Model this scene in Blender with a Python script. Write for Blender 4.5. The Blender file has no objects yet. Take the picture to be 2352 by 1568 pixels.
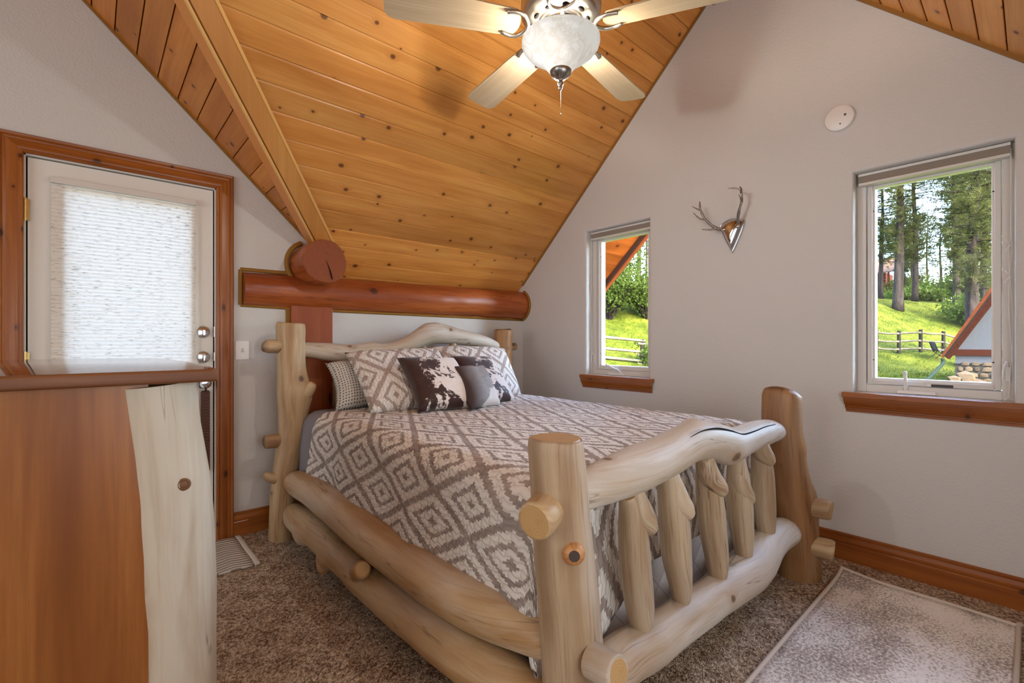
import bpy, bmesh, math, random
import numpy as np
from mathutils import Vector, Matrix, noise as mnoise
R=math.radians; PI=math.pi
random.seed(7); rng=np.random.default_rng(11)
sc=bpy.context.scene; col=sc.collection
# ------------------------------------------------------------------ camera
cam_d=bpy.data.cameras.new('camera'); cam=bpy.data.objects.new('camera',cam_d); col.objects.link(cam)
cam.location=(-3.0,-3.194,1.163); cam.rotation_euler=(R(90),0,R(48.121-90)); cam_d.sensor_width=36; cam_d.lens=16.454
cam_d.clip_start=.02; cam_d.clip_end=600; sc.camera=cam
# ------------------------------------------------------------------ sky, sun, window light, added fill, exposure
w=bpy.data.worlds.new('sky'); sc.world=w; w.use_nodes=True
wn=w.node_tree; sky=wn.nodes.new('ShaderNodeTexSky'); sky.sky_type='NISHITA'; sky.sun_disc=False
sky.sun_elevation=R(42); sky.sun_rotation=R(200); sky.air_density=1.0; sky.dust_density=2.5
wn.nodes['Background'].inputs[1].default_value=5.0; wn.links.new(sky.outputs[0],wn.nodes['Background'].inputs[0])
def light(name,kind,loc,rot,energy,color=(1,1,1),**k):
    d=bpy.data.lights.new(name,kind); d.energy=energy; d.color=color
    for a,b in k.items(): setattr(d,a,b)
    o=bpy.data.objects.new(name,d); col.objects.link(o); o.location=loc; o.rotation_euler=rot; return o
def aim(v): return Vector(v).to_track_quat('-Z','Y').to_euler()
light('sun','SUN',(10,-30,30),aim((.30,.72,-.62)),15.0,(1,.94,.82),angle=R(.6))
FILL_TINT=(.90,.955,1)  # cool tint shared by the three added fill lamps
light('daylight_window_front_a','AREA',(-2.2,-3.90,1.15),aim((0,1,.12)),15,FILL_TINT,shape='RECTANGLE',size=1.5,size_y=1.0)  # added room fill behind the camera, in front of a closed shade
light('daylight_window_front_b','AREA',(-4.3,-3.90,1.15),aim((0,1,.12)),10,FILL_TINT,shape='RECTANGLE',size=1.2,size_y=1.0)  # second added fill lamp, further left, out of view
light('daylight_window_left','AREA',(-5.95,-2.0,1.55),aim((1,0,.06)),34,FILL_TINT,shape='RECTANGLE',size=2.0,size_y=1.7)  # added fill lamp at the unseen left wall
light('daylight_door','AREA',(-2.85,.55,1.2),aim((0,-1,0)),2,(1,1,.98),shape='RECTANGLE',size=1.0,size_y=2.2)
for nm,lo,sx,sy,vv in (('portal_small_window',(.22,-1.043,1.476),.62,1.2,(-1,0,0)),('portal_large_window',(.22,-2.846,1.476),.62,1.2,(-1,0,0))):
    p_=light(nm,'AREA',lo,aim(vv),1,(1,1,1),shape='RECTANGLE',size=sy,size_y=sx); p_.data.cycles.is_portal=True
sc.view_settings.view_transform='Standard'; sc.view_settings.look='None'; sc.view_settings.exposure=.40; sc.view_settings.gamma=1
sc.view_settings.use_curve_mapping=False
cy=sc.cycles; cy.max_bounces=5; cy.diffuse_bounces=4; cy.glossy_bounces=2; cy.use_adaptive_sampling=True; cy.adaptive_threshold=.05; cy.use_light_tree=True; cy.transparent_max_bounces=12; cy.sample_clamp_indirect=6; cy.use_denoising=True
cy.caustics_reflective=False; cy.caustics_refractive=False
# ------------------------------------------------------------------ helpers
def srgb(r,g,b):
    f=lambda c:(c/255/12.92) if c<=10.3 else ((c/255+.055)/1.055)**2.4
    return (f(r),f(g),f(b),1)
def ext(r,g,b,k=.115):
    c=srgb(r,g,b); return (c[0]*k,c[1]*k,c[2]*k,1)
class M:
    """small node-material builder"""
    def __init__(s,name,rough=.6,spec=.4,metal=0):
        s.m=bpy.data.materials.new(name); s.m.use_nodes=True; s.t=s.m.node_tree; s.b=s.t.nodes['Principled BSDF']
        s.b.inputs['Roughness'].default_value=rough; s.b.inputs['Specular IOR Level'].default_value=spec; s.b.inputs['Metallic'].default_value=metal
    def n(s,typ,_out=0,**k):
        nd=s.t.nodes.new('ShaderNode'+typ)
        for a,v in k.items():
            if a.startswith('i_'): s.set(nd.inputs[int(a[2:]) if a[2:].isdigit() else a[2:]],v)
            else: setattr(nd,a,v)
        return nd.outputs[_out]
    def set(s,inp,v):
        if hasattr(v,'is_linked') or isinstance(v,bpy.types.NodeSocket): s.t.links.new(v,inp)
        else: inp.default_value=v
    def coord(s,kind='Object'): return s.t.nodes.new('ShaderNodeTexCoord').outputs[kind]
    def map(s,vec,scale=(1,1,1),loc=(0,0,0),rot=(0,0,0)):
        return s.n('Mapping',i_0=vec,i_1=loc,i_2=rot,i_3=scale)
    def noise(s,vec,scale,detail=4,rough=.55,dist=0,out=0): return s.n('TexNoise',_out=out,i_Vector=vec,i_Scale=scale,i_Detail=detail,i_Roughness=rough,i_Distortion=dist)
    def ramp(s,fac,stops,interp='LINEAR'):
        nd=s.t.nodes.new('ShaderNodeValToRGB'); s.t.links.new(fac,nd.inputs[0]); cr=nd.color_ramp; cr.interpolation=interp
        while len(cr.elements)<len(stops): cr.elements.new(.5)
        for e,(p,c) in zip(cr.elements,stops): e.position=p; e.color=c if len(c)==4 else (*c,1)
        return nd.outputs[0]
    def math(s,op,a,b=0.,c=0.):
        nd=s.t.nodes.new('ShaderNodeMath'); nd.operation=op
        for i,v in enumerate((a,b,c)): s.set(nd.inputs[i],v)
        return nd.outputs[0]
    def mix(s,fac,a,b,mode='MIX'):
        nd=s.t.nodes.new('ShaderNodeMix'); nd.data_type='RGBA'; nd.blend_type=mode
        s.set(nd.inputs[0],fac); s.set(nd.inputs[6],a); s.set(nd.inputs[7],b); return nd.outputs[2]
    def base(s,v): s.set(s.b.inputs['Base Color'],v); return s
    def bump(s,h,strength=.3,dist=.01):
        nd=s.t.nodes.new('ShaderNodeBump'); nd.inputs['Strength'].default_value=strength; nd.inputs['Distance'].default_value=dist
        s.t.links.new(h,nd.inputs['Height']); s.t.links.new(nd.outputs[0],s.b.inputs['Normal']); return s
    def sep(s,v): 
        nd=s.t.nodes.new('ShaderNodeSeparateXYZ'); s.t.links.new(v,nd.inputs[0]); return nd.outputs
    def comb(s,x,y,z=0.):
        nd=s.t.nodes.new('ShaderNodeCombineXYZ')
        for i,v in enumerate((x,y,z)): s.set(nd.inputs[i],v)
        return nd.outputs[0]
    def rnd(s): return s.t.nodes.new('ShaderNodeObjectInfo').outputs['Random']
W1=(1,1,1,1); B0=(0,0,0,1)
def plain(name,c,rough=.6,spec=.4,metal=0): return M(name,rough,spec,metal).base(c).m
KEEP=.5
def knots(m,vec,sx,sy,size,seed=0.):
    """returns (dark core mask, ring mask) of scattered knots in a 2-D coordinate"""
    v=m.map(vec,(sx,sy,0),(seed,seed*1.7,0))
    v=m.mix(.04,v,m.noise(v,3,2,out=1),'ADD')
    vo=m.t.nodes.new('ShaderNodeTexVoronoi'); vo.voronoi_dimensions='2D'; vo.inputs['Scale'].default_value=1; m.t.links.new(v,vo.inputs['Vector']); vo.inputs['Randomness'].default_value=1
    keep=m.math('GREATER_THAN',m.sep(vo.outputs['Color'])[0],KEEP)
    sz=m.math('MULTIPLY_ADD',m.sep(vo.outputs['Color'])[1],size*.9,size*.35)
    q=m.math('DIVIDE',vo.outputs['Distance'],sz)
    core=m.math('MULTIPLY',m.ramp(q,[(0,W1),(.55,(.8,.8,.8)),(.8,B0)]),keep)
    ring=m.math('MULTIPLY',m.ramp(m.math('MULTIPLY',q,.4),[(.1,W1),(.9,B0)]),keep)
    return core,ring,q
def wood(name,c_lo,c_mid,c_hi,c_knot,axis='X',rough=.45,grain=18,knot=(1.3,6,.09),vary=.35,coord='Object',spec=.4,bump=.08):
    """sawn softwood, grain along an axis of the object"""
    m=M(name,rough,spec); co=m.coord(coord); x=m.sep(co); axis='X' if coord=='UV' else axis; o={'X':(0,1,2),'Y':(1,0,2),'Z':(2,0,1)}[axis]
    r=m.rnd(); off=m.math('MULTIPLY',r,37.0)
    L=m.math('ADD',x[o[0]],off); T=m.math('ADD',m.math('ADD',x[o[1]],m.math('MULTIPLY',x[o[2]],.8)),m.math('MULTIPLY',r,11.))
    flat=m.comb(L,T,off)
    core,ring,q=knots(m,flat,knot[0],knot[1],knot[2])
    Tw=m.math('ADD',T,m.math('MULTIPLY',ring,.018))
    g=m.noise(m.comb(m.math('MULTIPLY',L,1.1),m.math('MULTIPLY',Tw,grain),off),1,5,.6,.4)
    fine=m.noise(m.comb(m.math('MULTIPLY',L,3.),m.math('MULTIPLY',Tw,grain*9),off),1,3)
    big=m.noise(m.comb(m.math('MULTIPLY',L,.7),m.math('MULTIPLY',T,3.),off),1,2)
    c=m.ramp(g,[(.25,c_lo),(.5,c_mid),(.75,c_hi)])
    c=m.mix(m.ramp(fine,[(.35,(.35,.35,.35)),(.62,B0)]),c,c_lo)
    c=m.mix(m.ramp(big,[(.4,B0),(.75,(.55,.55,.55))]),c,c_lo)
    c=m.mix(m.math('MULTIPLY',ring,.55),c,c_lo)
    c=m.mix(m.math('MULTIPLY',core,.9),c,c_knot)
    hsv=m.t.nodes.new('ShaderNodeHueSaturation'); m.t.links.new(c,hsv.inputs['Color'])
    m.set(hsv.inputs['Value'],m.math('MULTIPLY_ADD',r,vary,1-vary*.55))
    m.base(hsv.outputs[0]); m.bump(m.noise(m.map(co,tuple(3. if i==o[0] else grain*9 for i in range(3))),1,2),bump,.003); return m.m
def logwood(name,c_pale,c_mid,c_warm,c_dark,rough=.46,spec=.4,warm=.5,streak=.5,knot=(3.0,3.8,.085),gray=None,crack=.5):
    """peeled log; UV = metres along and around"""
    m=M(name,rough,spec); uv=m.coord('UV'); x=m.sep(uv); r=m.rnd(); off=m.math('MULTIPLY',r,23.)
    L=m.math('ADD',x[0],off); T=m.math('ADD',x[1],off)
    core,ring,q=knots(m,m.comb(L,T,0.),knot[0],knot[1],knot[2])
    Tw=m.math('ADD',T,m.math('MULTIPLY',ring,.02))
    g=m.noise(m.comb(m.math('MULTIPLY',L,1.6),m.math('MULTIPLY',Tw,16),off),1,5,.6,.3)
    fine=m.noise(m.comb(m.math('MULTIPLY',L,4.),m.math('MULTIPLY',Tw,110),off),1,3)
    big=m.noise(m.comb(m.math('MULTIPLY',L,1.1),m.math('MULTIPLY',T,4.),off),1,3,.5)
    gr=m.noise(m.comb(m.math('MULTIPLY',L,1.3),m.math('MULTIPLY',T,6.),m.math('ADD',off,5.)),1,4,.6)
    c=m.ramp(g,[(.36,c_mid),(.58,c_pale)])
    c=m.mix(m.ramp(big,[(.5-.06,B0),(.72,(warm,warm,warm))]),c,c_warm)
    if gray: c=m.mix(m.ramp(gr,[(.5,B0),(.72,(.75,.75,.75))]),c,gray)
    c=m.mix(m.ramp(fine,[(.3,(streak,streak,streak)),(.45,B0)]),c,c_warm)
    c=m.mix(m.math('MULTIPLY',ring,.5),c,c_warm)
    cn=m.noise(m.comb(m.math('MULTIPLY',L,1.5),m.math('MULTIPLY',Tw,34),m.math('ADD',off,9.)),1,2,.5); ln=m.ramp(m.math('MULTIPLY',m.math('ABSOLUTE',m.math('SUBTRACT',cn,.5)),20.),[(.10,W1),(.28,B0)])
    ck_=m.math('MULTIPLY',m.math('MULTIPLY',ln,m.ramp(m.noise(m.comb(m.math('MULTIPLY',L,3.),m.math('MULTIPLY',T,9.),off),1,2),[(.52,B0),(.6,W1)])),crack)
    c=m.mix(ck_,c,c_dark)
    c=m.mix(m.math('MULTIPLY',core,.85),c,c_dark)
    m.base(c); m.bump(m.noise(m.map(uv,(2.,26.,1.)),1,3,.6),.16,.005); return m.m
def endgrain(name,c1,c2):
    m=M(name,.55,.3); uv=m.coord('UV'); x=m.sep(uv)
    d=m.math('SQRT',m.math('ADD',m.math('POWER',x[0],2.),m.math('POWER',x[1],2.)))
    d=m.math('ADD',d,m.math('MULTIPLY',m.noise(uv,26,3),.014))
    wv=m.math('SINE',m.math('MULTIPLY',d,900.)); c=m.mix(m.math('MULTIPLY_ADD',wv,.13,.3),c1,c2)
    n2=m.noise(uv,30,3); c=m.mix(m.ramp(n2,[(.55,B0),(.75,(.5,.5,.5))]),c,c2); return m.base(c).m
def mesh(name,V,F,mats,parent=None,uv=None,mi=None,smooth=False):
    me=bpy.data.meshes.new(name); me.from_pydata([tuple(map(float,v)) for v in V],[],[tuple(map(int,f)) for f in F])
    if not isinstance(mats,(list,tuple)): mats=[mats]
    for a in mats: me.materials.append(a)
    if uv is not None:
        ul=me.uv_layers.new(name='uv'); idx=np.empty(len(me.loops),dtype=np.int32); me.loops.foreach_get('vertex_index',idx)
        ul.data.foreach_set('uv',np.asarray(uv,dtype=np.float32)[idx].ravel())
    if mi is not None: me.polygons.foreach_set('material_index',np.asarray(mi,dtype=np.int32))
    if smooth: me.polygons.foreach_set('use_smooth',[True]*len(me.polygons))
    me.update(); o=bpy.data.objects.new(name,me); col.objects.link(o); o.parent=parent; return o
def tag(o,label,cat,group=None):
    o['label']=label; o['category']=cat
    if group: o['group']=group
    return o
def thing(name,label,cat,loc=(0,0,0),group=None):
    o=bpy.data.objects.new(name,None); col.objects.link(o); o.location=loc; o.empty_display_size=.05; return tag(o,label,cat,group)
def struct(o): o['kind']='structure'; return o
def sempty(name,loc=(0,0,0)):
    o=bpy.data.objects.new(name,None); col.objects.link(o); o.location=loc; return struct(o)
class MB:
    """collects solids into one mesh (world coordinates; origin subtracted at build)"""
    def __init__(s): s.V=[];s.F=[];s.UV=[];s.mi=[]
    def add(s,V,F,uv=None,mi=0):
        k=len(s.V); s.V+=[tuple(v) for v in V]; s.F+=[tuple(i+k for i in f) for f in F]
        s.UV+=list(uv) if uv is not None else [(0,0)]*len(V); s.mi+=list(mi) if hasattr(mi,'__len__') else [mi]*len(F); return s
    def box(s,a,b,mi=0,ch=0):
        (x0,y0,z0),(x1,y1,z1)=[tuple(min(p,q) for p,q in zip(a,b)),tuple(max(p,q) for p,q in zip(a,b))]
        if ch<=0:
            V=[(x,y,z) for x in (x0,x1) for y in (y0,y1) for z in (z0,z1)]
            return s.add(V,[(0,1,3,2),(4,6,7,5),(0,4,5,1),(2,3,7,6),(0,2,6,4),(1,5,7,3)],None,mi)
        bm=bmesh.new(); bmesh.ops.create_cube(bm,size=1)
        for v in bm.verts: v.co=Vector(((x0+x1)/2+v.co.x*(x1-x0),(y0+y1)/2+v.co.y*(y1-y0),(z0+z1)/2+v.co.z*(z1-z0)))
        bmesh.ops.bevel(bm,geom=bm.edges[:],offset=ch,segments=2,profile=.6,affect='EDGES')
        return s.bm(bm,mi)
    def bm(s,bm,mi=0):
        bm.verts.ensure_lookup_table(); bm.verts.index_update(); s.add([v.co.copy() for v in bm.verts],[[v.index for v in f.verts] for f in bm.faces],None,mi); bm.free(); return s
    def prism(s,poly,vec,mi=0):
        n=len(poly); P=[Vector(p) for p in poly]; v=Vector(vec); F=[tuple(range(n))[::-1],tuple(range(n,2*n))]+[(i,(i+1)%n,n+(i+1)%n,n+i) for i in range(n)]
        return s.add(P+[p+v for p in P],F,None,mi)
    def lathe(s,prof,c=(0,0,0),ax='Z',seg=32,mi=0,cap=True):
        V=[];F=[];n=len(prof)
        for i in range(seg):
            a=2*PI*i/seg
            for r,h in prof:
                p={'Z':(r*math.cos(a),r*math.sin(a),h),'Y':(r*math.cos(a),h,r*math.sin(a)),'X':(h,r*math.cos(a),r*math.sin(a))}[ax]; V.append((p[0]+c[0],p[1]+c[1],p[2]+c[2]))
        for i in range(seg):
            j=(i+1)%seg
            for k in range(n-1): F.append((i*n+k,j*n+k,j*n+k+1,i*n+k+1))
        if cap: F.append([i*n for i in range(seg)][::-1]); F.append([i*n+n-1 for i in range(seg)])
        return s.add(V,F,None,mi)
    def tube(s,pts,rad,seg=10,mi=0,cap=True,flat=1.):
        V,F,UV=tube_arrays(pts,rad,seg,flat=flat); k=len(pts)
        if cap: F=F+[tuple(range(seg))[::-1],tuple((k-1)*seg+i for i in range(seg))]
        return s.add(V,F,UV,mi)
    def build(s,name,mats,parent=None,smooth=False,origin=None,auto=None):
        V=s.V
        if origin is not None: V=[(v[0]-origin[0],v[1]-origin[1],v[2]-origin[2]) for v in V]
        o=mesh(name,V,s.F,mats,parent,s.UV,s.mi,smooth)
        if origin is not None: o.location=origin
        bm=bmesh.new(); bm.from_mesh(o.data); bmesh.ops.recalc_face_normals(bm,faces=bm.faces)
        if auto is not None:
            for e in bm.edges:
                if len(e.link_faces)==2 and e.calc_face_angle(0)>R(auto): e.smooth=False
            for f in bm.faces: f.smooth=True
        bm.to_mesh(o.data); bm.free(); return o
def frames(P):
    P=np.asarray(P,float); T=np.gradient(P,axis=0); T/=np.linalg.norm(T,axis=1)[:,None]+1e-9
    ref=np.array([0,0,1.]) if abs(T[0][2])<.9 else np.array([1.,0,0]); N=[]; n=ref-T[0]*(ref@T[0]); n/=np.linalg.norm(n); N.append(n)
    for t in T[1:]:
        n=N[-1]-t*(N[-1]@t); n/=np.linalg.norm(n); N.append(n)
    N=np.array(N); return P,T,N,np.cross(T,N)
def tube_arrays(pts,rad,seg=10,flat=1.,u0=0.):
    P,T,N,Bn=frames(pts); rad=np.broadcast_to(np.asarray(rad,float),(len(P),)); L=np.concatenate([[0],np.cumsum(np.linalg.norm(np.diff(P,axis=0),axis=1))])+u0
    V=[];UV=[];F=[]
    for i in range(len(P)):
        for k in range(seg):
            a=2*PI*k/seg; V.append(P[i]+rad[i]*(math.cos(a)*N[i]+flat*math.sin(a)*Bn[i])); UV.append((L[i],abs(a-PI)*max(rad[i],.03)))
    for i in range(len(P)-1):
        for k in range(seg): F.append((i*seg+k,i*seg+(k+1)%seg,(i+1)*seg+(k+1)%seg,(i+1)*seg+k))
    return V,F,UV
def catmull(ctrl,n=6):
    C=np.asarray(ctrl,float); C=np.vstack([2*C[0]-C[1],C,2*C[-1]-C[-2]]); out=[]
    for i in range(1,len(C)-2):
        for t in np.linspace(0,1,n,endpoint=False):
            p0,p1,p2,p3=C[i-1:i+3]; out.append(.5*((2*p1)+(-p0+p2)*t+(2*p0-5*p1+4*p2-p3)*t*t+(-p0+3*p1-3*p2+p3)*t**3))
    out.append(C[-2]); return np.array(out)
def log(name,ctrl,mats,parent=None,n=6,seg=20,amp=.06,lumps=(),chamfer=.012,flat=1.,seed=0,ends=(True,True)):
    """an irregular log: ctrl rows are x,y,z,radius; lumps are (x,y,z,reach,height) swellings; mats = [bark side, sawn end]"""
    Q=catmull(ctrl,n); P=Q[:,:3]; rad=np.maximum(Q[:,3],.004)
    if chamfer:
        if ends[0]: rad[0]=max(.004,rad[0]-chamfer)
        if ends[1]: rad[-1]=max(.004,rad[-1]-chamfer)
    V,F,UV=tube_arrays(P,rad,seg,flat); V=np.array(V); Pc=np.repeat(P,seg,axis=0)
    for i in range(len(V)):
        d=V[i]-Pc[i]; l=np.linalg.norm(d)+1e-9
        k=1+amp*(mnoise.noise(Vector(V[i]*7+seed*3.1))*1.0+mnoise.noise(Vector(V[i]*17+seed))*.35)
        V[i]=Pc[i]+d*k
        for (x,y,z,rr,hh) in lumps:
            q=((V[i]-np.array((x,y,z)))**2).sum()/(rr*rr)
            if q<6: V[i]=V[i]+d/l*hh*math.exp(-q)
    V=list(V); UV=list(UV); mi=[0]*len(F); k=len(P)
    for e,i0 in ((0,0),(1,(k-1)*seg)):
        ring=[V[i0+j] for j in range(seg)]; c=sum(ring)/seg; b=len(V); fr=frames(P); N,Bn=fr[2][0 if e==0 else -1],fr[3][0 if e==0 else -1]
        for p in ring: V.append(p); d=p-c; UV.append((d@N,d@Bn))
        V.append(c); UV.append((0,0))
        for j in range(seg):
            t=(b+j,b+(j+1)%seg,b+seg); F.append(t if e else t[::-1]); mi.append(1)
    o=mesh(name,V,F,mats,parent,UV,mi,True)
    me=o.data; sm=[m_==0 for m_ in mi]; me.polygons.foreach_set('use_smooth',sm); return o
def profile(name,P0,dirv,length,across,normal,pts,mat,parent=None,m0=0,m1=0,t0=0,t1=0,auto=30):
    """a moulding: pts are (across, out) pairs; m0/m1 mitre with width, t0/t1 return with depth"""
    P0=Vector(P0); d=Vector(dirv).normalized(); a=Vector(across); nv=Vector(normal); n=len(pts); V=[]
    for e,(m,t,s0) in enumerate(((m0,t0,0),(m1,t1,length))):
        for w_,o_ in pts: V.append(P0+a*w_+nv*o_+d*(s0+m*w_+t*o_))
    F=[(i,(i+1)%n,n+(i+1)%n,n+i) for i in range(n)]+[tuple(range(n))[::-1],tuple(range(n,2*n))]
    mb=MB().add(V,F); return mb.build(name,mat,parent,origin=tuple(P0),auto=auto)
def copy_tree(o,parent=None):
    c=o.copy(); col.objects.link(c); c.parent=parent
    for ch in list(o.children): copy_tree(ch,c)
    return c
def blob(name,mat,parent,verts,smooth=True):
    pass
# ------------------------------------------------------------------ materials
def wall_mat():
    m=M('painted_plaster',.85,.2); co=m.coord('Object'); n1=m.noise(co,78,3,.65)
    m.base(m.mix(m.noise(co,1.3,1),srgb(206,203,199),srgb(212,209,204))); m.bump(n1,.55,.006); return m.m
MW=wall_mat()
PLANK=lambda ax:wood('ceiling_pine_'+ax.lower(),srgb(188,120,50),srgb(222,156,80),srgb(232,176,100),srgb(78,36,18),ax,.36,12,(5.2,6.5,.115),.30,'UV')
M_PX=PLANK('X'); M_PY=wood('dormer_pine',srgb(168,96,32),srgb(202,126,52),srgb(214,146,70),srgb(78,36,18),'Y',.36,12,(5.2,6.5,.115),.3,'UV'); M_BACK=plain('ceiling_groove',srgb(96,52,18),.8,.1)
TR=lambda ax,k=1.:wood('trim_pine_'+ax.lower()+str(k),srgb(120,62,20),srgb(164,94,36),srgb(186,118,52),srgb(58,28,12),ax,.32,20,(6,10,.16),.08,spec=.5)
M_TX=TR('X');M_TY=TR('Y');M_TZ=TR('Z')
M_VAL=wood('valley_pine',srgb(182,122,58),srgb(200,140,72),srgb(214,158,88),srgb(90,44,20),'X',.4,14,(1.2,7,.09),.06)
M_WHITE=plain('white_paint',srgb(226,222,214),.45,.4); M_VINYL=plain('white_vinyl',srgb(216,211,204),.4,.4); M_PLASTIC=plain('white_plastic',srgb(232,229,224),.35,.5)
M_CHROME=plain('polished_steel',srgb(196,196,198),.12,.5,1); M_NICKEL=plain('brushed_nickel',srgb(196,190,182),.32,.5,1); M_BRASS=plain('brass',srgb(206,180,120),.3,.5,1)
M_BLACK=plain('black_gap',srgb(24,20,18),.8,.1); M_PEWTER=plain('cast_pewter',srgb(150,146,142),.3,.5,1)
M_CAULK=plain('tan_sealant',srgb(146,104,44),.7,.2)
M_LOG=logwood('peeled_aspen_log',srgb(198,170,130),srgb(166,130,90),srgb(128,84,46),srgb(78,46,26),warm=.55,streak=.35,gray=srgb(150,138,122))
M_LOGW=logwood('peeled_white_log',srgb(204,196,184),srgb(182,167,146),srgb(166,126,84),srgb(88,60,40),rough=.5,spec=.35,warm=.45,streak=.35,gray=srgb(196,188,178))
M_LOGB=logwood('peeled_brown_log',srgb(168,126,82),srgb(140,98,60),srgb(110,68,36),srgb(64,36,20),warm=.6,streak=.5,gray=srgb(122,108,100))
M_RAIL=logwood('peeled_rail_log',srgb(192,162,122),srgb(170,132,86),srgb(160,98,42),srgb(74,44,24),warm=.7,streak=.2,knot=(1.1,2.,.06),gray=srgb(214,204,190))
M_END=endgrain('sawn_end',srgb(192,156,106),srgb(166,122,70))
M_RED=logwood('red_stained_log',srgb(186,104,52),srgb(154,76,32),srgb(124,52,20),srgb(46,24,16),rough=.36,spec=.45,warm=.75,streak=.7,knot=(2.6,3.2,.13),crack=.6)
M_REDEND=endgrain('red_sawn_end',srgb(146,76,38),srgb(104,48,22))
M_REDPOST=wood('red_stained_post',srgb(132,60,28),srgb(158,80,42),srgb(176,100,58),srgb(70,26,12),'Z',.35,12,(1.0,5,.1),.05)
def carpet():
    m=M('carpet_loop_pile',.95,.1); co=m.coord('Object'); x=m.sep(co)
    d=m.comb(m.math('MULTIPLY',m.math('ADD',x[0],x[1]),.7071),m.math('MULTIPLY',m.math('SUBTRACT',x[0],x[1]),.7071),0.)
    vo=m.t.nodes.new('ShaderNodeTexVoronoi'); m.t.links.new(m.map(d,(1,1.5,1)),vo.inputs['Vector']); vo.inputs['Scale'].default_value=140
    n=m.noise(co,55,4,.75); lat=m.noise(m.map(d,(9,9,1)),1,3,.6)
    a=m.math('PINGPONG',m.sep(d)[0],.07); b=m.math('PINGPONG',m.sep(d)[1],.07)
    lines=m.math('SUBTRACT',1.,m.math('MULTIPLY',m.math('MINIMUM',a,b),26.))
    f=m.math('ADD',m.math('MULTIPLY',n,.75),m.math('MULTIPLY',m.sep(vo.outputs['Color'])[0],.22)); f=m.math('ADD',f,m.math('MULTIPLY',m.math('MAXIMUM',lines,0.),.05)); f=m.math('ADD',f,m.math('MULTIPLY',lat,.16))
    m.base(m.ramp(f,[(.44,srgb(100,74,56)),(.60,srgb(176,152,128)),(.76,srgb(230,210,186))])); m.bump(vo.outputs['Distance'],.8,.006); return m.m
M_CARPET=carpet()
# ------------------------------------------------------------------ the room shell
RY=-1.97; S1=.96; S2=1.0; Z0=1.69; RZ=Z0+S1*-RY
DX=-1.80; SD=.97                                   # dormer: z = Z0 + SD*(DX-x)
DRX=DX-(RZ-Z0)/SD                                  # dormer ridge
roof=lambda y: Z0-S1*y if y>=RY else RZ+S2*(y-RY)
dorm=lambda x: Z0+SD*(DX-x)
YF=-3.98; XL=2*DRX-DX; XL=-6.05
# floor
struct(MB().box((XL-.2,YF-.2,-.12),(.0,.0,0)).build('floor',M_CARPET))
# right wall (gable) with two windows
WIN=[(-.752,-1.333,.895,2.057),(-2.554,-3.137,.895,2.057)]; RR=.022
wb=MB(); ys=sorted({.2,.0,RY,YF-.2}|{v for a in WIN for v in (a[0]+RR,a[1]-RR)},reverse=True)
for y0,y1 in zip(ys,ys[1:]):
    zt=[roof(min(y0,0))+.10-(S1*max(y0,0)),roof(min(y1,0))+.10-(S1*max(y1,0))]; hole=[a for a in WIN if a[0]+RR>=y0-1e-6 and a[1]-RR<=y1+1e-6]
    if hole:
        a=hole[0]; wb.prism([(0,y0,-.1),(0,y1,-.1),(0,y1,a[2]-RR),(0,y0,a[2]-RR)],(.2,0,0)); wb.prism([(0,y0,a[3]+RR),(0,y1,a[3]+RR),(0,y1,zt[1]),(0,y0,zt[0])],(.2,0,0))
    else: wb.prism([(0,y0,-.1),(0,y1,-.1),(0,y1,zt[1]),(0,y0,zt[0])],(.2,0,0))
for a in WIN:   # rounded plaster returns into each window opening
    prof=[(RR*(1-math.sin(t)),RR*(1-math.cos(t))) for t in np.linspace(0,PI/2,6)]+[(0,.2)]
    V=[];n=len(prof)
    for o_,x_ in prof:
        V+=[(x_,a[0]+o_,a[2]-o_),(x_,a[1]-o_,a[2]-o_),(x_,a[1]-o_,a[3]+o_),(x_,a[0]+o_,a[3]+o_)]
    wb.add(V,[(i*4+k,i*4+(k+1)%4,(i+1)*4+(k+1)%4,(i+1)*4+k) for i in range(n-1) for k in range(4)])
wall_right=struct(wb.build('wall_right',MW,auto=50))
# back wall with the door opening; it rises into the dormer gable on the left
DO=(-3.242,-2.462,2.055); bb=MB(); xs=sorted({.0,DX,DX-.0001,DRX,XL-.2,DO[0],DO[1]})
ztop=lambda x: (1.44 if x>=DX else (dorm(x) if x>=DRX else max(Z0,RZ-SD*(DRX-x))))+.08
for x0,x1 in zip(xs,xs[1:]):
    zb=DO[2] if abs(x0-DO[0])<1e-6 else -.1
    bb.prism([(x0,0,zb),(x1,0,zb),(x1,0,ztop(x1)),(x0,0,ztop(x0))],(0,.2,0))
wall_back=struct(bb.build('wall_back',MW))
# left and front walls, behind the camera, with invented windows backing the fill lamps
lb=MB(); WL=(-3.0,-1.0,.7,2.4)
for y0,y1,z0,z1 in ((0,WL[1],-.1,4.2),(WL[0],YF-.2,-.1,4.2),(WL[1],WL[0],-.1,WL[2]),(WL[1],WL[0],WL[3],4.2)): lb.box((XL,y0,z0),(XL-.2,y1,z1))
struct(lb.build('wall_left',MW))
fb=MB(); FW=((-4.9,-3.7),(-2.95,-1.45))
xs=[XL-.2,FW[0][0],FW[0][1],FW[1][0],FW[1][1],0]
for i,(x0,x1) in enumerate(zip(xs,xs[1:])):
    if i%2: fb.box((x0,YF,-.1),(x1,YF-.2,.65)); fb.box((x0,YF,1.65),(x1,YF-.2,1.85))
    else: fb.box((x0,YF,-.1),(x1,YF-.2,1.85))
struct(fb.build('wall_front',MW))
M_SHADE=plain('lined_window_shade',srgb(236,233,226),.9,.1)
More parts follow.
